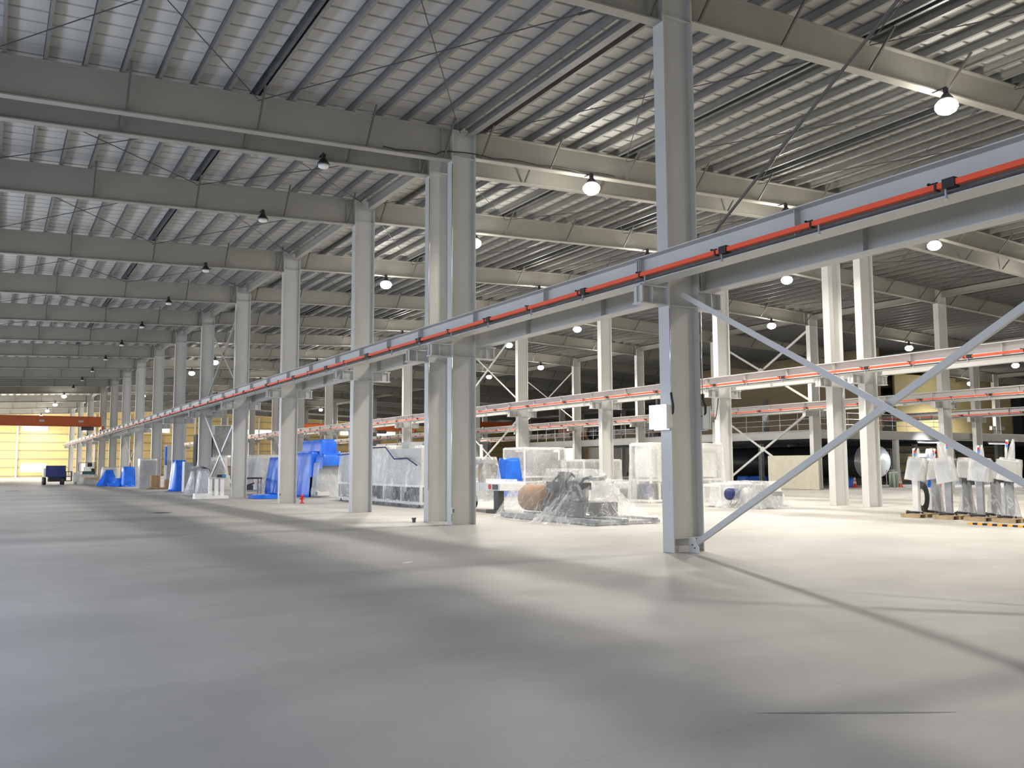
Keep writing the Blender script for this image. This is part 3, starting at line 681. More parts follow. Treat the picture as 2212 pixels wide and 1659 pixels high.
# --- blue tarpaulin covered machines
def tarped(loc, sup, lab, seed, core=None, name='covered_machine', res=.09, skip=None):
    t = thing(name, loc, lab, 'covered machine')
    sheet(sup, BLUE, 'blue_tarpaulin', t, res=res, seed=seed, ripple=.6, skip=skip)
    if core:
        b = MB()
        for c in core: b.box(*c)
        b.build('machine_body', GREY, t)
    return t
tarped((14.6, 49.6, 0), [(-.7, -1.3, .7, 1.4, 2.1, 9)], 'blue tarpaulin covered machine beside the dark topped work table', 11, [(-.5, -1.3, .02, .5, 1.2, 1.95)])
t = tarped((15.0, 45.2, 0), [(-.8, -.9, .8, 2.2, 2.35, 10), (-.4, -1.3, .4, 1.9, 2.95, 14), (-.6, -2.2, .8, -.9, 2.2, 8)], 'tall bright blue tarpaulin over a machine with a raised top and exposed drive', 12, [(-.6, -1.9, .35, .6, 2.0, 2.1), (-.5, -2.0, .02, .4, -.9, .35)], skip=lambda x, y, z: z < 1.55-.45*(y+2.2) and y < -.95 and z < 1.6)
b = MB(); b.lathe([(.2, -.1), (.2, .1)], (-.75, -1.3, .3), 16, 'X'); b.lathe([(.14, -.1), (.14, .1)], (-.7, -1.8, .2), 16, 'X'); b.box(-.8, -2.1, .1, -.2, -.9, .3); b.build('drive_unit', BOXW, t)
sheet([(-.7, -1.9, .5, -1.0, 1.75, 12)], FILM2, 'plastic_cover', t, seed=14)
o = sheet([(-.5, -.7, .5, .65, .22, 2.4)], BLUE, 'folded_tarpaulin', None, seed=15, ripple=.5); o.location = (11.75, 44.2, 0); tag(o, 'crumpled blue tarpaulin lying flat on the floor near the table', 'tarpaulin')
t = tarped((10.7, 60.9, 0), [(-.35, -.7, .3, .5, 2.0, 7)], 'narrow upright machine under a blue tarpaulin beside a grey cabinet', 16, [(-.2, -.5, .02, .2, .4, 1.9)])
tarped((8.6, 80.6, 0), [(-.3, -.5, .3, .5, 1.35, 3.2)], 'blue tarpaulin tent shape in the far left distance, left one of two', 17, [(-.2, -.4, .02, .2, .4, 1.25)])
tarped((9.75, 77.6, 0), [(-.45, -.6, .35, .6, 1.6, 9), (-.8, -.2, -.4, .6, .7, 2.5)], 'blue tarpaulin box shape in the far left distance, right one of two', 18, [(-.3, -.4, .02, .3, .4, 1.5)])
o = tarped((23.0, 39.2, 0), [(-.35, -.5, .35, .5, 1.95, 9)], 'blue tarpaulin bundle behind the plastic-draped pallet of machinery', 19, [(-.25, -.4, .02, .25, .4, 1.85)])

# --- vehicle like press with cardboard wrapped posts
t = thing('wrapped_trolley', (15.2, 27.6, 0), 'white wheeled machine with cardboard-wrapped posts under plastic beside the column pair', 'machine')
b = MB(); b.box(-.6, -1.3, .72, .9, 1.6, 1.0); b.build('body', WHITE, t)
b = MB(); b.box(-.7, -2.3, .75, .3, -1.31, .98); b.build('body', WHITE, t)
b = MB(); b.box(-.72, -2.2, .0, -.5, -1.9, .75); b.box(-.85, -2.25, 0, -.5, -1.6, .12); b.build('stand_leg', DARK, t)
b = MB(); b.box(-.6, .9, 0, -.3, 1.5, .72); b.build('stand_leg', DARK, t)
b = MB(); b.lathe([(.09, 0), (.09, .02)], (-.72, -1.6, .87), 16, 'X'); b.build('red_lamp', RED, t)
b = MB(); b.box(-.722, -2.15, .78, -.705, -1.8, .95); b.build('vent_grille', DGREY, t)
for (yy, m) in ((-.6, CARD), (.3, CARD), (1.15, CARD)):
    b = MB(); b.box(-.55, yy-.1, 1.0, -.35, yy+.1, 1.65); b.build('cardboard_sleeve', m, t)
b = MB(); b.box(-.6, -.9, 1.65, -.05, 1.5, 1.78)
for yy in (-.85, 1.35): b.box(-.55, yy-.05, 1.0, -.45, yy+.05, 1.65)
b.build('top_frame', GREY, t)
b = MB(); b.lathe([(.28, -.1), (.28, .1)], (0, 1.0, .29), 18, 'X'); b.build('wheel', BLACK, t)
sheet([(-.62, -.9, 0, 1.5, 1.88, 6), (-.6, -1.3, .6, 1.6, 1.1, 8)], FILM0, 'plastic_cover', t, seed=21, floor=.35, ripple=.3)

# --- pallet of machinery draped with clear plastic (centre)
t = thing('draped_machinery', (14.6, 21.4, 0), 'machinery on a pallet under a big clear plastic sheet spreading onto the floor', 'machine')
b = MB(); b.box(-1.0, -2.6, .02, 1.2, 2.3, .10)
for xx in (-1.0, -.1, .9): b.box(xx, -2.7, .1, xx+.14, 2.4, .16)
b.build('pallet', GREY, t)
b = MB(); b.lathe([(.36, -.62), (.40, -.6), (.40, .62), (.36, .65)], (-.25, 1.25, .60), 24, 'Y'); b.build('cardboard_roll', CARD, t, smooth=True)
b = MB(); b.box(-.6, -1.5, .16, .6, .55, .55); b.build('gearbox', DGREY, t)
b = MB(); b.lathe([(.3, .55), (.33, .7), (.33, 1.05), (.22, 1.1), (.2, 1.4)], (-.1, .1, 0), 18); b.build('motor', DGREY, t, smooth=True)
b = MB(); b.lathe([(.22, .55), (.24, .7), (.24, 1.15), (.15, 1.2), (.12, 1.42)], (-.15, -.75, 0), 18); b.build('motor', GREY, t, smooth=True)
b = MB(); b.tube([(-.3, -.4, .6), (-.42, -.45, 1.1), (-.3, -.5, 1.35), (-.1, -.55, 1.2)], .05, 8); b.tube([(-.3, -1.0, .5), (-.5, -1.1, .9), (-.35, -1.2, 1.2), (-.1, -1.25, 1.25)], .045, 8); b.tube([(-.4, .5, .5), (-.5, .3, 1.0), (-.3, .1, 1.3)], .04, 8); b.build('hose', BLACK, t, smooth=True)
b = MB(); b.box(-.65, -.1, .8, -.45, .25, 1.12); b.box(-.62, -1.05, .85, -.45, -.8, 1.15); b.box(-.6, -1.5, .9, -.3, -1.3, 1.1); b.build('valve_block', DGREY, t)
b = MB(); b.box(-.2, -1.6, 1.15, .1, -1.2, 1.25); b.tube([(0, -1.2, 1.2), (0, -1.75, 1.25)], .06, 8); b.build('arm', BOXW, t)
sheet([(-.6, -1.2, .3, .35, 1.5, 2.6), (-.4, -1.2, .3, -1.0, 1.46, 1.15), (-.7, .4, .35, 2.0, 1.12, 1.7), (-.9, -2.6, 1.1, -1.5, .24, 1.4)], FILM0, 'plastic_sheet', t, seed=23, ripple=.28, res=.06, freq=9)

# --- grey frames wrapped in plastic in the middle distance
def wrapped_frame(loc, dims, lab, seed, m=FILM2, inner=True, post=None, slope=12, name='wrapped_machine'):
    L, W, H = dims; t = thing(name, loc, lab, 'machine'); b = MB(); frame(b, -L/2, -W/2, L/2, W/2, .06, H-.05, .08)
    b.box(-L/2, -W/2-.03, H*.36, L/2, -W/2+.03, H*.36+.08); b.box(-L/2-.03, -W/2, H*.36, -L/2+.03, W/2, H*.36+.08)
    b.build('frame', WHITE, t)
    if inner:
        b = MB(); b.box(-L/2+.15, -W/2+.15, .1, L/2-.15, W/2-.1, H*.34); b.build('equipment', DGREY, t)
        b = MB(); b.box(-L/2+.3, -W/2+.2, H*.42, L/2-.3, W/2-.1, H*.9); b.build('enclosure', GREY, t)
    sheet([(-L/2-.03, -W/2-.03, L/2+.03, W/2+.03, H, slope)], m, 'plastic_cover', t, seed=seed, ripple=.3)
    return t
wrapped_frame((25.9, 41.4, 0), (2.6, 2.2, 2.55), 'plastic-covered open frame behind the draped machinery, beside the blue bundle', 31, FILM)
wrapped_frame((30.2, 42.0, 0), (2.6, 2.2, 1.9), 'plastic-covered machine left of the second second-row column, milky film', 32)
t = wrapped_frame((25.45, 29.1, 0), (4.0, 1.3, 2.5), 'large rectangular machine frame in milky plastic behind the foreground column', 33, FILM, inner=False, slope=14)
b = MB(); b.box(-1.9, -.4, 1.05, 1.9, .5, 2.35); b.build('panel', WHITE, t)
b = MB(); b.box(-1.55, -.62, .12, -1.45, -.55, 2.3); b.box(-.75, -.62, .12, -.6, -.55, 2.3); b.box(-1.45, -.6, .95, -.75, -.56, 1.05); b.box(-1.45, -.6, 1.55, -.75, -.56, 1.6); b.box(.3, -.62, .12, .4, -.55, .9); b.box(1.3, -.62, .12, 1.42, -.55, .9); b.build('mullion', WHITE, t)
b = MB(); b.box(-1.9, -.5, .1, -1.0, .4, .75); b.box(-.4, -.5, .1, .2, .3, .7); b.box(.6, -.45, .1, 1.2, .3, .6); b.build('equipment', DGREY, t)
b = MB(); b.box(-2.05, -.72, .25, -1.98, -.2, .8); b.build('blue_panel', DBLUE, t)
for xx in (-1.9, -.7, .6, 1.7):
    b = MB(); b.box(xx-.06, -.66, 0, xx+.06, -.54, .06); b.build('timber_block', WOOD, t)
# low wrapped machines
def low(loc, sup, core, lab, seed, m=FILM, extra=None):
    t = thing('wrapped_machine', loc, lab, 'machine'); b = MB()
    for c in core: b.box(*c)
    b.build('machine_body', GREY, t)
    if extra: extra(t)
    sheet(sup, m, 'plastic_cover', t, seed=seed, ripple=.3, freq=9); return t
def ex8(t):
    b = MB(); b.lathe([(.2, -.25), (.22, -.2), (.22, .2), (.15, .25)], (-.55, .2, .5), 18, 'X'); b.build('blue_motor', DBLUE, t, smooth=True)
    b = MB(); frame(b, -.75, .6, .7, 1.5, .05, .85, .09); b.build('frame', WHITE, t)
    b = MB(); b.lathe([(.3, -.1), (.3, .1)], (-.5, -.5, .45), 18, 'X'); b.build('pulley', GREY, t, smooth=True)
    b = MB(); b.tube([(-.6, .2, .3), (-.8, .1, .12), (-.8, -.1, .1), (-.6, -.15, .3)], .02, 6); b.build('hose', BLACK, t)
low((24.0, 23.6, 0), [(-.5, -.9, .6, .5, 1.0, 2.3), (-.6, .4, .7, 1.3, .9, 6)], [(-.5, -1.1, .12, .6, -.1, .6), (-.3, -.9, .6, .5, .4, .85), (-.6, -1.2, .05, .7, 1.4, .12)], 'low machine with blue motor under clear plastic, right of the foreground column', 35, FILM, ex8)
def ex6(t):
    b = MB(); b.box(-.62, -1.2, .3, -.6, -.9, .6); b.build('paper_label', WHITE, t)
    for yy in (-1.1, -.4, .8):
        b = MB(); b.box(-.5, yy, 0, -.3, yy+.35, .12); b.build('timber_block', WOOD, t)
low((24.1, 31.8, 0), [(-.5, -1.2, .5, -.6, .85, 7), (-.5, -.5, .5, 1.1, .95, 3.5)], [(-.5, -1.2, .12, .5, 1.1, .55), (-.3, -.4, .55, .4, .7, .85)], 'low machine under clear plastic on timber blocks, left of the large milky frame', 36, FILM, ex6)

def flat(name, pts, wd, m, lab, cat):
    b = MB(); A = Vector((*pts[0], .0015)); B = Vector((*pts[1], .0015)); d = (B-A).normalized(); sd = Vector((-d.y, d.x, 0))*wd/2; c = (A+B)/2
    q = []; k = 24
    for s in (1, -1):
        for i in (range(k+1) if s == 1 else range(k, -1, -1)):
            w = min(1, 4*i/k, 4*(k-i)/k)*(.8+.3*noise.noise(Vector((i*.6, s, 1)))); q.append(A+(B-A)*i/k+sd*s*w-c)
    b.add(q, [tuple(range(len(q)))[::-1]]); tag(b.build(name, m, loc=c), lab, cat)
flat('tyre_scuff', ((4.30, 4.24), (5.45, 3.56)), .05, mat('scuff', (0.23, 0.225, 0.215), .6), 'dark rubbed scuff mark on the bare floor, lower right foreground', 'scuff mark')
flat('paint_spot', ((5.9, 13.5), (6.15, 13.7)), .16, mat('paint_fleck', (0.6, 0.6, 0.6), .5), 'small pale fleck on the bare floor in the middle foreground', 'fleck')
# --- things along the nearest row, far left
t = thing('wrapped_robot', (10.1, 51.4, 0), 'robot arm wrapped in shiny grey film beside the column with crossed braces', 'machine')
b = MB(); b.lathe([(.35, 0), (.35, .3), (.28, .4), (.25, .9)], (0, 0, 0), 16); b.tube([(0, 0, .8), (-.25, .3, 1.4), (.1, -.2, 1.5), (.3, -1.0, 1.35)], .17, 10, .1); b.build('arm', DGREY, t, smooth=True)
sheet([(-.3, -.4, .3, .5, 1.65, 4.5), (-.2, -1.2, .3, -.4, 1.45, 7)], FILM3, 'shrink_film', t, seed=41, ripple=.5, res=.06)
t = thing('steel_stand', (9.6, 45.7, 0), 'white steel stand of three short posts in front of the film-wrapped robot', 'stand')
b = MB(); b.box(-.85, -.35, 0, .75, .3, .14); b.box(-.85, -.3, .14, -.1, .25, .26); b.build('base', WHITE, t)
for xx in (-.08, .22, .5):
    b = MB(); b.box(xx-.075, -.1, .14, xx+.075, .1, 1.0); b.build('post', WHITE, t)
b = MB(); b.box(-.15, -.15, 1.0, .65, .15, 1.05); b.build('top_plate', BOXW, t)
b = MB(); b.box(.2, -.2, 1.05, .62, .15, 1.18); b.build('black_block', BLACK, t)
b = MB(); b.box(.44, -.21, 1.07, .6, -.201, 1.16); b.build('blue_sticker', LBLUE, t)
low((15.9, 57.5, 0), [(-1.4, -1.8, 1.4, 1.8, 2.3, 6)], [(-1.2, -1.6, .05, 1.2, 1.6, 2.1)], 'bulky machine in white plastic behind the crossed braces', 42, FILM2)
low((13.2, 63.0, 0), [(-.8, -.8, .8, .8, 2.2, 6)], [(-.7, -.7, .05, .7, .7, 2.0)], 'white plastic wrapped machine between the crossed-brace column and the blue narrow one', 43, FILM2)
t = thing('tall_machine', (14.4, 67.5, 0), 'tall dark machine tower in clear film rising behind the columns on the left', 'machine')
b = MB(); b.box(-1.5, -.6, 0, -.3, .6, 3.9); b.build('black_panel', BLACK, t)
b = MB(); b.box(-.2, -.7, 2.4, 1.3, .7, 4.5); frame(b, -.2, -.7, 1.3, .7, 0, 4.55, .1); b.build('tower', DGREY, t)
sheet([(-.3, -.75, 1.35, .75, 4.62, 20)], FILM, 'plastic_cover', t, seed=44, floor=1.6, res=.1)
t = thing('blue_panel_machine', (11.2, 72.6-1.4, 0), 'upright machine with blue side sheet and white trailing film left of the black panel', 'machine')
b = MB(); b.box(.3, -.6, 0, .7, .6, 3.2); b.build('body', BOXW, t)
b = MB(); b.box(.2, -.62, 1.7, .29, -.1, 3.1); b.build('blue_sheet', BLUE, t)
t = thing('grey_cabinet', (9.95, 68.9, 0), 'pale grey cabinet wrapped in film beside the cardboard boxes', 'cabinet')
b = MB(); b.box(-.6, -.4, .05, .5, .5, 2.05); b.build('body', GREY, t); b = MB(); b.box(-.63, -.43, .0, .53, .53, 2.15); b.build('film', FILM2, t)
t = thing('upright_cabinet', (10.35, 59.3, 0), 'narrow upright taupe cabinet with white edge right of the blue narrow cover', 'cabinet')
b = MB(); b.box(.35, -.3, .0, .85, .3, 1.85); b.build('body', GREY, t); b = MB(); b.box(.30, -.34, 0, .345, .3, 1.9); b.build('edge_trim', WHITE, t)
for q, (x, y, s, h) in enumerate(((10.1, 66.7, .55, .85), (10.95, 66.2, .5, .55))):
    t = thing('cardboard_box', (x, y, .13), 'brown cardboard box on the floor by the columns, %s one' % ('taller left' if q == 0 else 'smaller right'), 'box')
    b = MB(); b.box(-s/2, -s/2, 0, s/2, s/2, h); b.build('carton', CARD, t); b = MB(); b.box(-.03, -s/2-.003, 0, .03, -s/2-.001, h); b.build('tape', WOOD, t)
t = thing('wooden_pallet', (10.5, 66.4, 0), 'low wooden pallet under the two cardboard boxes', 'pallet'); b = MB(); b.box(-.9, -.6, .1, .9, .6, .128)
for yy in (-.55, 0, .5): b.box(-.9, yy, 0, .9, yy+.08, .1)
b.build('boards', WOOD, t)
t = thing('work_table', (12.85, 51.4, 0), 'steel work table with dark top and hanging orange cords between column and blue cover', 'table')
b = MB(); b.box(-.65, -.4, .86, .65, .4, .95); b.build('table_top', DARK, t)
for xx in (-.6, .6):
    for yy in (-.35, .35):
        b = MB(); b.box(xx-.03, yy-.03, 0, xx+.03, yy+.03, .86); b.build('leg', GALV, t)
b = MB(); b.box(-.6, -.35, .2, .6, .35, .24); b.build('lower_shelf', GREY, t)
b = MB(); b.box(-.4, -.2, .24, .2, .25, .5); b.tube([(-.35, 0, .4), (.3, 0, .62)], .05, 8); b.build('drill_press', DGREY, t)
for xx in (-.55, .1, .4):
    b = MB(); b.tube([(xx, -.41, .88), (xx+.04, -.43, .7), (xx+.12, -.43, .62), (xx+.18, -.42, .75)], .015, 6); b.build('orange_cord', CONE, t)
# forklift like vehicle and the cart next to it
t = thing('utility_vehicle', (4.9, 90.3, 0), 'dark utility vehicle under a navy blue cover at far left', 'vehicle', rz=0)
b = MB(); b.box(-.55, -1.1, .7, 1.05, 1.0, 1.72); b.build('cover', DBLUE, t)
b = MB(); b.box(-.3, -1.0, .28, 1.0, 1.0, .7); b.build('chassis', BLACK, t)
for xx, yy in ((-.62, -1.0), (.85, -1.0), (-.62, .9), (.85, .9)):
    b = MB(); b.lathe([(.30, -.12), (.34, -.09), (.34, .09), (.30, .12)], (xx, yy, .34), 20, 'X'); b.build('wheel', BLACK, t, smooth=True)
b = MB(); frame(b, 1.12, -.5, 1.6, .4, .3, 1.2, .06); b.box(1.12, -.53, .7, 1.6, -.5, .76); b.build('tow_frame', DARK, t)
b = MB(); b.box(-.72, -1.12, .75, -.56, 1.0, 1.5); b.build('side_panel', BOXW, t)
t = thing('tool_cart', (7.75, 90.0, 0), 'low cart loaded with crates and a wire rack next to the dark vehicle', 'cart')
b = MB(); frame(b, -.7, -.3, .7, .5, 1.15, 2.0, .04); b.build('wire_rack', DARK, t)
b = MB(); b.box(-.4, -.25, .9, .68, .45, 1.15); b.build('green_tray', GREEN, t)
b = MB(); b.box(-.3, -.2, 1.18, .2, .4, 1.6); b.box(.4, -.1, 1.5, .6, .3, 1.9); b.build('white_carton', WHITE, t)
b = MB(); b.box(.0, -.15, 1.6, .38, .3, 1.95); b.box(.35, -.2, 1.18, .6, .2, 1.45); b.build('black_case', BLACK, t)
b = MB(); b.box(-.2, -.6, .1, 1.3, .5, .62); b.build('yellow_crate', WOOD, t)
b = MB(); b.box(-1.1, -.3, .2, -.6, .3, 1.1); b.build('machine_body', BOXW, t)
for xx in (-.9, -.2, .5, 1.2):
    b = MB(); b.lathe([(.1, -.05), (.1, .05)], (xx, -.5, .1), 12, 'X'); b.build('caster', BLACK, t)
sheet([(-.7, -.45, .8, .4, .95, 3)], FILM3, 'grey_sheet', t, seed=51, res=.1)
low((9.0, 83.6, 0), [(-.6, -.6, .6, .6, 1.55, 7)], [(-.5, -.5, .05, .5, .5, 1.4)], 'small pale machine wrapped in film behind the left distant blue tarpaulin', 52, FILM2)

# --- small floor items
t = thing('fire_hydrant', (11.56, 37.2, 0), 'small red standpipe on the floor beside the second column behind the pair', 'standpipe')
b = MB(); b.lathe([(.1, 0), (.1, .03), (.045, .05), (.045, .26), (.065, .28), (.065, .34), (.03, .38)], n=14); b.build('body', RED, t, smooth=True)
b = MB(); b.tube([(-.1, 0, .2), (.1, 0, .2)], .03, 8); b.build('outlet', RED, t)
b = MB(); b.lathe([(.05, 0), (.05, .09), (.065, .09), (.065, .13)], n=12); tag(b.build('pipe_stub', DGREY, loc=(10.35, 22.95, 0)), 'short dark pipe stub rising from the floor beside the column pair', 'pipe stub')
for q, (x, y, r) in enumerate(((5.2, 32.6, .31), (1.4, 68, .4))):
    t = thing('manhole_cover', (x, y, 0), 'dark round manhole cover set in the floor, %s one' % ('nearer' if q == 0 else 'far left'), 'manhole cover')
    b = MB(); b.lathe([(r+.05, .001), (r+.05, .007)], n=28); b.build('rim', GREY, t); b = MB(); b.lathe([(r, .0075), (r, .011)], n=28); b.build('lid', DARK, t)
def cone(loc, lab):
    t = thing('traffic_cone', loc, lab, 'traffic cone', 'traffic cones by the mezzanine')
    b = MB(); b.box(-.19, -.19, 0, .19, .19, .03); b.build('base', CONE, t)
    b = MB(); b.lathe([(.14, .031), (.03, .70)], n=16); b.build('body', CONE, t, smooth=True)
    b = MB(); b.lathe([(.105, .26), (.078, .42)], n=16); b.build('white_band', WHITE, t, smooth=True)
    b = MB(); b.lathe([(.067, .50), (.043, .64)], n=16); b.build('white_band', WHITE, t, smooth=True); return t
cn = cone((49.6, 39.1, 0), 'orange traffic cone with white bands left of the silver tank end')
for p, l in (((52.0, 37.4, 0), 'orange traffic cone right of the gas bottle cage'), ((52.35, 50.0, 0), 'orange traffic cone by the black tank, the left one of two'), ((52.2, 47.9, 0), 'orange traffic cone by the black tank, the right one of two'), ((52.6, 34.9, 0), 'orange traffic cone behind the first control stand')): dup(cn, p, l)
for (x, y, l, w_, s) in ((53.15, 46.8, 2.2, .35, 61), (53.15, 51.6, 3.2, .35, 62), (50.6, 40.4, .9, .35, 63), (52.3, 36.4, .4, .3, 64), (53.9, 36.0, 1.0, .5, 65)):
    o = sheet([(-w_/2, -l/2, w_/2, l/2, .62, 5.5)], BLUE, 'tarpaulin_bundle', None, seed=s, ripple=.4, res=.1); o.location = (x, y, 0)
    tag(o, 'low blue tarpaulin bundle by the tank, %s' % {61: 'nearer one beside the black shell', 62: 'farther one beside the black shell', 63: 'the small one left of the silver end', 64: 'right below the silver end', 65: 'rightmost behind the traffic cone'}[s], 'tarpaulin')
t = thing('partition_board', (43.2, 38.6, 0), 'plain beige upright board standing under the mezzanine edge', 'board')
b = MB(); b.box(-.04, -2.0, .02, .04, 2.0, 2.1); b.build('panel', BEIGE, t)
for yy in (-1.9, 1.9):
    b = MB(); b.box(.041, yy-.04, .0, .4, yy+.04, .1); b.build('foot', GREY, t)
t = thing('gas_bottle_cage', (51.3, 37.4, 0), 'pale green wire cage of gas bottles in front of the silver tank end', 'gas bottle cage')
b = MB(); frame(b, -.3, -.3, .3, .3, .0, 1.15, .035); b.build('cage', BOXW, t)
for q in range(4):
    b = MB(); b.lathe([(.11, .03), (.11, .95), (.04, 1.05)], ((-.13, .13)[q % 2], (-.13, .13)[q//2], 0), 12); b.build('bottle', mat('bottle_green', (.35, .45, .36), .5), t, smooth=True)
t = thing('control_cabinet', (53.9, 37.2, 0), 'white control cabinet on a stand right of the silver tank end', 'cabinet')
b = MB(); b.box(-.4, -.2, 1.3, .4, .2, 2.0); b.build('housing', WHITE, t); b = MB(); b.box(-.3, -.15, 0, -.2, .15, 1.3); b.box(.2, -.15, 0, .3, .15, 1.3); b.box(-.2, -.1, .5, .2, .1, .9); b.build('stand', BOXW, t)
t = thing('orange_post', (55.2, 36.6, 0), 'upright orange machine post beside dark shelving under the mezzanine', 'post'); b = MB(); b.box(-.13, -.13, 0, .13, .13, 2.5); b.build('post', CONE, t); b = MB(); b.box(-.08, -.14, 1.5, .08, -.131, 1.8); b.build('label_plate', DARK, t)
for q, x in enumerate((57.4, 60.0, 63.2)):
    t = thing('wrapped_equipment', (x, 38.9, 0), 'grey film-wrapped equipment in the dark under the mezzanine, %s one' % ['left', 'middle', 'right'][q], 'machine')
    b = MB(); b.lathe([(.45, 0), (.5, .8), (.35, 1.6), (.2, 2.3)], n=12); b.build('body', DGREY, t)
    sheet([(-.4, -.4, .4, .4, 1.9, 5), (-.15, -.15, .15, .15, 2.6, 6)], FILM3, 'film', t, seed=70+q, res=.1)
# dark shelf racking / machinery under mezzanine
t = thing('storage_rack', (60.6, 42.6, 0), 'dark storage racking deep under the mezzanine', 'rack'); b = MB(); frame(b, -3, -.4, 3, .4, 0, 2.6, .1); b.build('frame', DARK, t)
for z in (.6, 1.3, 2.0):
    b = MB(); b.box(-2.94, -.34, z, 2.94, .34, z+.05); b.build('shelf', DGREY, t)

for (x, y, z) in ((57.5, 38.9, 3.02), (67.0, 39.5, 3.02)):
    t = thing('tube_light', (x, y, z), 'glowing tube light fixed under the mezzanine, %s one' % ('left' if x < 60 else 'right'), 'tube light')
    b = MB(); b.box(-1.3, -.08, .04, 1.3, .08, .148); b.build('housing', WHITE, t)
    b = MB(); b.tube([(-1.25, 0, .015), (1.25, 0, .015)], .022, 8); b.build('tube', emit('tube_glow', (.95, .97, 1.0), 9), t)
    d = bpy.data.lights.new('tube_lamp', 'AREA'); d.shape = 'RECTANGLE'; d.size = 2.5; d.size_y = .1; d.energy = 260; d.color = (.93, .96, 1.0)
    o = bpy.data.objects.new('tube_lamp', d); COL.objects.link(o); o.location = (x, y, z-.03)
d = bpy.data.lights.new('tank_end_fill', 'SPOT'); d.energy = 260; d.spot_size = 1.2; d.spot_blend = .6; d.shadow_soft_size = .15; d.color = (.95, .97, 1.0)  # added spot without a fixture, brightens the silver tank end
o = bpy.data.objects.new('tank_end_fill', d); COL.objects.link(o); o.location = (55.6, 36.0, 3.2); o.rotation_euler = (Vector((54.9, 41, 1.7))-Vector((55.6, 36.0, 3.2))).to_track_quat('-Z', 'Y').to_euler()
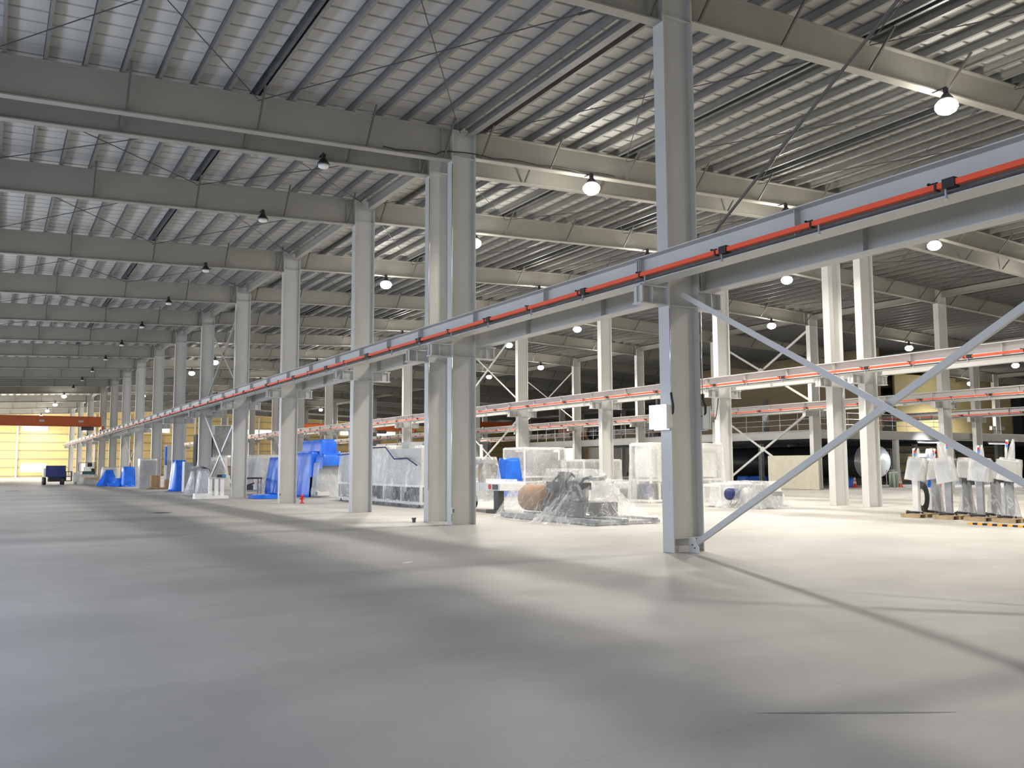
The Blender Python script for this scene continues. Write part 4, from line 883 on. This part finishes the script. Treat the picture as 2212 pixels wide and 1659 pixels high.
# --- control stands on pallets, right edge
def pallet(x, y, lab):
    t = thing('wooden_pallet', (x, y, 0), lab, 'pallet', 'small wooden pallets under the control stands'); b = MB()
    for q in range(5): b.box(-.38, -.30+q*.125, .095, .38, -.30+q*.125+.09, .115)
    b.build('deck_boards', WOOD, t); b = MB()
    for xx in (-.38, -.05, .29): b.box(xx, -.3, .0, xx+.09, .29, .094)
    b.build('bearer', WOOD, t); return t
def stand(x, y, s, lab, tilt, bw, bh, post, hand, coil):
    bw *= .8; rz = (.25, -.3, .35, -.15, .3, -.2, .1)[s-80]; tilt *= 1.0; hz = (1.0, 1.02, .95, 1.08, 1.0, 1.05, 1.02)[s-80]; bh *= (1.2, .9, 1.2, 1.0, 1.15, .85, 1.1)[s-80]; roll = (.12, -.1, -.2, .06, .1, -.08, .16)[s-80]
    t = thing('control_stand', (x, y, .117), lab, 'control stand', rz=rz)
    b = MB(); b.box(-.22, -.2, 0, .22, .2, .035); b.build('base_plate', GREY, t)
    b = MB(); b.box(-.10, -.08, .036, .10, .08, hz); b.build('post', post, t)
    b = MB(); c = math.cos(tilt); sn = math.sin(tilt)
    pts = [(-.13, -bw/2), (.13, -bw/2), (.13, bw/2), (-.13, bw/2)]
    b.add([(px*1.0+(zz-.0)*sn*.3, py, hz+zz) for zz in (0, bh) for px, py in pts], [(0,3,2,1),(4,5,6,7),(0,1,5,4),(1,2,6,5),(2,3,7,6),(3,0,4,7)]); b.build('control_box', BOXW, t)
    b = MB(); b.box(-.14+.0, -bw/2+.06, hz+.06, -.131, bw/2-.06, hz+bh-.07); b.build('screen', GREY, t)
    if hand:
        b = MB(); b.tube([(0, .03, hz+bh), (0, .02, hz+bh+.3), (.02, -.01, hz+bh+hand)], .035, 8); b.build('signal_mast', WHITE, t, smooth=True)
        b = MB(); b.box(-.045, -.05, hz+bh+hand-.12, -.036, .01, hz+bh+hand-.05); b.build('red_lens', RED, t)
        b = MB(); b.box(-.045, -.05, hz+bh+hand-.2, -.036, .01, hz+bh+hand-.13); b.build('blue_lens', LBLUE, t)
    sheet([(-.16, -bw/2-.01, .16, bw/2+.01, hz+bh+.05, 11)]+([(-.03, -.03, .03, .03, hz+bh+hand+.03, 7)] if hand else []), FILM2, 'plastic_bag', t, seed=s, floor=hz-.04, res=.035, ripple=.4)
    P = Vector((0, 0, hz)); Rm = Matrix.Rotation(roll, 3, 'X')
    for c in t.children:
        if c.name.split('.')[0] in ('control_box', 'screen', 'plastic_bag'): c.rotation_euler = (roll, 0, 0); c.location = P-Rm @ P
    if coil:
        b = MB()
        for q in range(5):
            rr = .33-.03*q; b.tube([(-.36-.012*q, .12+rr*.75*math.cos(a), .46+rr*1.3*math.sin(a)) for a in np.linspace(0, 2*PI, 26)], .020, 6, cap=False)
        b.build('cable_coil', BLACK, t, smooth=True)
    b = MB(); b.tube([(-.15, -.22, .03), (-.3, 0, .05), (-.28, .2, .03), (-.1, .26, .06), (.1, .22, .03)], .028, 6); b.build('cable', BLACK, t, smooth=True)
    return t
ST = [(23.7, 16.53, 'leftmost control stand with flat grey box on a white post', .6, .62, .5, WHITE, .30, False),
      (24.5, 16.43, 'control stand with big black cable coil hanging at its post', .3, .5, .52, GREY, .42, True),
      (23.7, 15.5, 'control stand with square grey post right of the cable coil', .5, .6, .55, GREY, .48, False),
      (24.5, 15.45, 'control stand with dark-wrapped post in the middle of the group', .3, .5, .50, DGREY, .0, False),
      (23.7, 14.56, 'control stand with bare grey post before the bright window', .5, .62, .5, GREY, .38, False),
      (24.5, 14.6, 'control stand with film-wrapped post behind the diagonal brace', .3, .55, .45, DGREY, .0, False),
      (23.7, 13.75, 'rightmost control stand with slotted pale box and tall mast', -.9, .66, .48, DGREY, .55, False)]
for q, (x, y, lab, tl, bw, bh, pm_, hd, co) in enumerate(ST):
    pallet(x, y, 'small wooden pallet under the %s' % lab.split(' with')[0] + ', %s from left' % ORD[q].replace('nearest', 'first'))
    t = stand(x, y, 80+q, lab, tl, bw, bh, pm_, hd, co)
    if q in (1, 3, 5, 6): sheet([(-.10, -.09, .10, .09, 1.0, 6.5)], FILM3, 'post_wrap', t, seed=90+q, floor=.03, res=.03, ripple=.6)
    if q == 6:
        b = MB()
        for (yy, zz) in ((-.18, 1.42), (.1, 1.42), (-.1, 1.33), (.16, 1.3), (.08, 1.18)): b.box(-.175, yy-.05, zz, -.165, yy+.05, zz+.02)
        b.build('slot', BLACK, t)
# hazard striped bar lying on the floor
t = thing('hazard_bar', (22.05, 13.9, 0), 'black and yellow striped protective bar lying on the floor in front of the pallets', 'hazard bar')
for mtl, off, nm in ((YEL, 0, 'yellow_stripe'), (BLACK, .13, 'black_stripe')):
    b = MB()
    for q in range(9): b.box(-.05, -.26*q-off-.13, 0, .05, -.26*q-off, .05)
    b.build(nm, mtl, t)
# bright doorway far right
b = MB(); b.box(71.5, 49.80, 1.5, 74.4, 49.88, 2.4); fixed('window_20', b, WIN)
